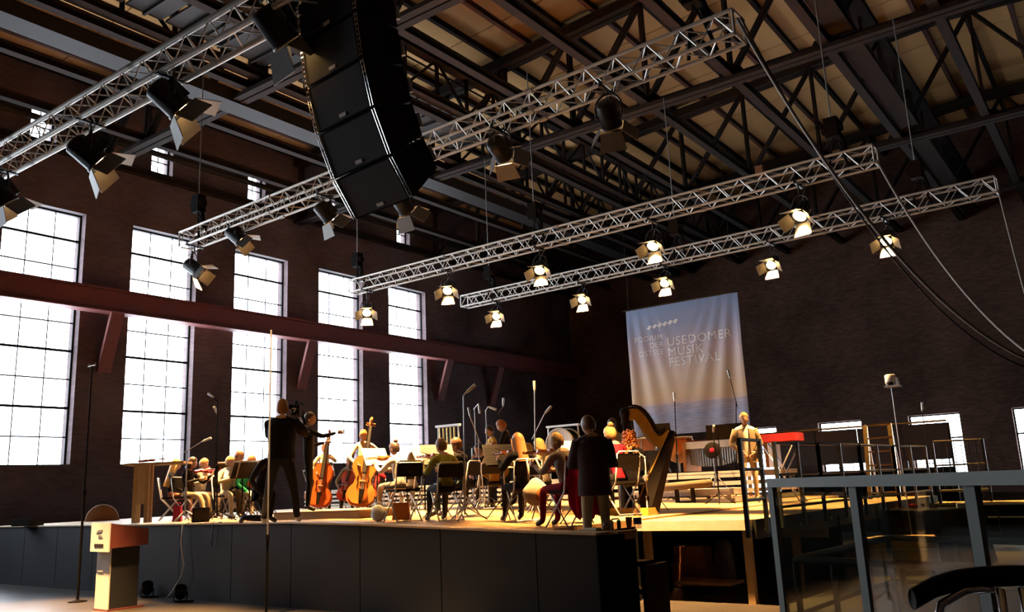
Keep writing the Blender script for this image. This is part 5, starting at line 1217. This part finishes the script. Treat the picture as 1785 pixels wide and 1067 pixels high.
# step ladder, golden light put into the colour of its side rails
d = 18.0; P = lambda x, y, o=0: at(x, y, d+o)
t = thing('step_ladder', 'golden lit step ladder standing on the wing before the dark screens', 'ladder', (P(1530, 860).x, P(1530, 860).y, dz)); o3 = t.location.copy()
A, Bq = P(1508, 742), P(1550, 738); gx = (Bq-A); gx.z = 0
for s, p in ((0, A), (1, Bq)):
    f = V((p.x+(-.04 if s == 0 else .04), p.y-.18, dz)); b = MB(o3); b.beam(f, p, .05, .085); b.build('side_rail', 'brass_gold_light', t)
    f2 = V((p.x+(-.03 if s == 0 else .03), p.y+.45, dz)); b = MB(o3); b.beam(f2, p+V((0, .05, -.04)), .035, .05); b.build('rear_leg', 'zinc', t)
for i in range(6):
    f = i/5*.92; b = MB(o3); p0 = A+V((-.04*f, -.18*f, -(A.z-dz)*f)); p1 = Bq+V((.04*f, -.18*f, -(Bq.z-dz)*f)); b.beam(p0, p1, .09, .03); b.build('tread', 'timber', t)
# robot camera on a pole
p = at(1553, 668, 15.5); base = spot(1557, 15.5); t = thing('remote_camera', 'white remote video camera on a thin pole before the back wall', 'camera', (base.x, base.y, base.z)); o3 = t.location.copy()
base = V((p.x, p.y, 0)); t.location = base; o3 = base.copy()
b = MB(o3); b.tube(base, p-V((0, 0, .08)), .012, n=7); b.build('pole', 'zinc', t)
b = MB(o3); b.box(p+V((.03, 0, -.06)), (.26, .2, .03)); b.box(p+V((.12, 0, .02)), (.03, .16, .14)); b.build('bracket', 'white_plastic', t)
b = MB(o3); b.lathe([(0, -.04), (.085, -.03), (.095, .02), (.095, .14), (.08, .16), (0, .16)], p, n=18); b.build('housing', 'white_plastic', t)
b = MB(o3); b.ball(p+V((0, -.05, -.01)), .06, None, 12, 8); b.build('lens_dome', 'leather', t)
for k in range(3):
    an = 2*pi*k/3; b = MB(o3); b.path([base+V((0, 0, .3)), base+V((.3*cos(an), .3*sin(an), .0))], .010, 5); b.build('leg', 'zinc', t)
# glass guard close to the camera
g0, g1, g2, g3 = (ray(1340, 0), ray(1487, 0), ray(1688, 0), ray(1900, 0))
def plan(px, d): 
    p = spot(px, d, EYE-.02); return V((p.x, p.y, 0))
pts = [plan(1344, 5.0), plan(1487, 4.0), plan(1690, 3.16), plan(1880, 2.63)]
t = thing('glass_guard', 'grey steel guard rail with dark glass panes close on the right', 'railing', pts[0]); o3 = pts[0].copy(); GT, GB = EYE-.022, EYE-1.15
for i in range(3):
    a, c = pts[i], pts[i+1]; b = MB(o3); b.beam(a+V((0, 0, GT-.02)), c+V((0, 0, GT-.035 if False else GT-.02)), .06, .05); b.build('top_rail', 'guard_steel', t)
    d_ = (c-a).normalized(); b = MB(o3); b.beam(a+d_*.05+V((0, 0, (GT+GB)/2-.0)), c-d_*.05+V((0, 0, (GT+GB)/2)), .010, GT-GB-.14); b.build('pane', 'guard_glass', t)
for p in pts:
    b = MB(o3); b.beam(p+V((0, 0, GB-.08)), p+V((0, 0, GT-.04)), .055, .03, V((.6, .75, 0))); b.build('post', 'guard_steel', t)
b = MB(); dd = (pts[3]-pts[0]).normalized(); nn = V((-dd.y, dd.x, 0)); nn = -nn if nn.y > 0 else nn
b.add([p+V((0, 0, GB-.08-z)) for z in (.2, 0) for p in (pts[0]-dd*.3, pts[3]+dd*6, pts[3]+dd*6+nn*6, pts[0]-dd*.3+nn*6)], [(3, 2, 1, 0), (4, 5, 6, 7), (0, 1, 5, 4), (1, 2, 6, 5), (2, 3, 7, 6), (3, 0, 4, 7)])
o = b.build('floor_platform', 'hall_floor'); o['kind'] = 'structure'
b = MB(); b.box((1.2, -.8, (GB-.28)/2), (.3, .3, GB-.28)); o = b.build('pillar', 'plaster_dark'); o['kind'] = 'structure'
# dark pipe railing round the stair well
SZ = EYE-.75
C1, C2, C3, C4 = onz(1386, 976, SZ), onz(1548, 938, SZ), onz(1800, 945, SZ), onz(1800, 994, SZ)
t = thing('stair_railing', 'dark tubular railing around the stair well behind the glass', 'railing', (C1.x, C1.y, 0)); o3 = t.location.copy()
for a, c in ((C1, C2), (C2, C3), (C1, C4)):
    b = MB(o3); b.tube(a, c, .035, n=10); b.build('handrail', 'rail_paint', t)
    b = MB(o3); b.tube(a-V((0, 0, .46)), c-V((0, 0, .46)), .022, n=8); b.build('mid_rail', 'rail_paint', t)
    n = max(1, round((c-a).length/.8))
    for i in range(n+1):
        p = a+(c-a)*(i/n); b = MB(o3); b.tube(V((p.x, p.y, 0)), p, .03, n=8); b.build('post', 'rail_paint', t)
# flight cases
def case(label, P0, sz, rz, wood='timber', top='timber'):
    t = thing('flight_case', label, 'case', P0, rz, 'flight cases on the hall floor'); w_, d_, h_ = sz
    b = MB(); b.box((0, 0, .12+h_/2), (w_, d_, h_)); b.build('shell', wood, t)
    b = MB(); b.box((0, 0, .12+h_+.02), (w_+.02, d_+.02, .04)); b.build('lid', top, t)
    for z_ in (.13, .12+h_*.68, .12+h_): b = MB(); [b.beam((sx*w_/2, -d_/2, z_), (sx*w_/2, d_/2, z_), .03, .03) for sx in (-1, 1)]; [b.beam((-w_/2, sy*d_/2, z_), (w_/2, sy*d_/2, z_), .03, .03) for sy in (-1, 1)]; b.build('edge_profile', 'aluminium', t, kind='stuff')
    for sx in (-1, 1):
        for sy in (-1, 1):
            b = MB(); b.beam((sx*w_/2, sy*d_/2, .12), (sx*w_/2, sy*d_/2, .12+h_), .035, .035, V((1, 0, 0))); b.build('corner_profile', 'aluminium', t)
            b = MB(); b.tube((sx*(w_/2-.1)-.02, sy*(d_/2-.1), .06), (sx*(w_/2-.1)+.02, sy*(d_/2-.1), .06), .06, n=12); b.build('caster', 'sole', t)
    b = MB(); b.box((0, -d_/2-.012, .12+h_*.45), (.22, .02, .14)); b.build('latch_plate', 'zinc', t)
    return t
q = onz(1562, 1003, 0); case('pale wooden flight case with metal edges seen through the glass', (q.x, q.y+.4, 0), (1.15, .75, .42), radians(14))
q = onz(1735, 925, 0); q = spot(1728, 17.5, 0.0); t = case('large black flight case with metal frame at the far right', (q.x, q.y, 0), (1.9, .8, .80), radians(-8), 'black_paint', 'timber')
b = MB(); [b.beam((x, -.42, .35), (x, -.42, .8), .03, .02, V((0, 1, 0))) for x in (-.35, .35)]; [b.beam((-.35, -.42, z_), (.35, -.42, z_), .02, .03) for z_ in (.35, .8)]; b.build('lid_frame', 'chrome', t)
q = spot(1640, 15.0, 0.0); t = thing('covered_table', 'table under a black cloth with small gear on top, right of the stage wing', 'table', (q.x, q.y, 0), radians(-5)); h = hgt(1640, 886, 15.0)
b = MB(); rows = []
for k, z_ in enumerate((h, h-.02, .5, .04)):
    rows.append([V(((.75+.02*k)*cx+.03*sin(7*cx+k*2), (.42+.02*k)*cy+.03*sin(9*cy+k), z_)) for cx, cy in [(-1, -1), (-.5, -1), (0, -1), (.5, -1), (1, -1), (1, -.3), (1, .4), (1, 1), (.3, 1), (-.4, 1), (-1, 1), (-1, .3), (-1, -.4)]])
n = 13; b.add([p for r in rows for p in r], [(i*n+j, i*n+(j+1) % n, (i+1)*n+(j+1) % n, (i+1)*n+j) for i in range(3) for j in range(n)]+[tuple(range(n))]); b.build('cloth', 'black_cloth', t)
b = MB(); b.box((0, 0, h-.03), (1.46, .80, .03)); b.build('table_top', 'timber', t)
for sx in (-1, 1):
    for sy in (-1, 1): b = MB(); b.box((.66*sx, .34*sy, (h-.05)/2), (.05, .05, h-.05)); b.build('leg', 'zinc', t)
for i, (x, lb, m_) in enumerate(((-.3, 'small red-lidded box on the black cloth table', 'crimson'), (.05, 'small dark brown box on the black cloth table', 'brown_case'), (.5, 'small white box on the black cloth table', 'white_plastic'))):
    R = Matrix.Rotation(radians(-5), 3, 'Z'); p = V((q.x, q.y, h+.001))+R @ V((x, -.1, 0)); t2 = thing('small_box', lb, 'box', p, radians(10*i))
    b = MB(); b.box((0, 0, .03), (.14, .10, .06)); b.build('box_body', 'charcoal' if i == 0 else m_, t2); b = MB(); b.box((0, 0, .068), (.146, .106, .016)); b.build('lid', m_, t2)
# chair at the lower right corner
q = at(1765, 1040, 2.45); t = thing('visitor_chair', 'black padded chair with chrome tube frame in the lower right corner', 'chair', (q.x, q.y, GB-.08), radians(30)); zt = hgt(1765, 988, 2.45)-(GB-.08)
b = MB(); rows = []
for k in range(9):
    u = -1+k/4; rows.append([V((.28*u, .03*cos(pi*u/2)+.035*cos(a_), zt-.03-.055*abs(u)**3+.030*sin(a_))) for a_ in [2*pi*j/10 for j in range(10)]])
b.add([p for r in rows for p in r], [(i*10+j, i*10+(j+1) % 10, (i+1)*10+(j+1) % 10, (i+1)*10+j) for i in range(8) for j in range(10)]+[tuple(range(10)), tuple(range(80, 90))], True); b.build('back_pad', 'leather', t)
for sx in (-1, 1):
    b = MB(); b.path([(.05*sx, 0, zt-.06), (.13*sx, 0, zt-.065), (.20*sx, 0, zt-.10), (.23*sx, 0, zt-.18), (.24*sx, .0, .47), (.25*sx, .46, .44), (.25*sx, .50, .40), (.25*sx, .50, .04), (.25*sx, .46, .014), (.25*sx, -.05, .014)], .0125, 8); b.build('side_tube', 'chrome', t)
    b = MB(); b.path([(.03*sx, 0, zt-.06), (.035*sx, .0, .47)], .0125, 8); b.build('back_tube', 'chrome', t)
b = MB(); b.box((0, .24, .475), (.46, .46, .06)); b.build('seat', 'leather', t)
b = MB(); b.tube((-.25, -.05, .014), (.25, -.05, .014), .0125, n=8); b.build('cross_tube', 'chrome', t)

# small bags between the chairs
q = spot(700, 13.2); t = thing('orange_bag', 'orange shoulder bag under the empty folding chair', 'bag', q)
b = MB(); b.prism([(-.14, 0), (.14, 0), (.12, .26), (-.12, .26)], (0, 0, 0), (.8, .6, 0), (0, 0, 1), .13); b.build('bag_body', 'bass_orange', t)
b = MB(); b.path([(-.09, -.06, .25), (-.06, -.03, .36), (.06, .05, .36), (.09, .07, .25)], .012, 6); b.build('strap', 'brown_case', t)
q = spot(309, 16.9); t = thing('pink_bag', 'bright pink bag on the deck below the blonde at the high table', 'bag', V((q.x, q.y, q.z)))
b = MB(); b.prism([(-.08, 0), (.08, 0), (.07, .30), (-.07, .30)], (0, 0, 0), (.8, .6, 0), (0, 0, 1), .10); b.build('bag_body', 'pink', t)
b = MB(); b.path([(-.05, -.04, .29), (-.04, -.03, .36), (.04, .03, .36), (.05, .04, .29)], .010, 6); b.build('handle', 'pink', t)
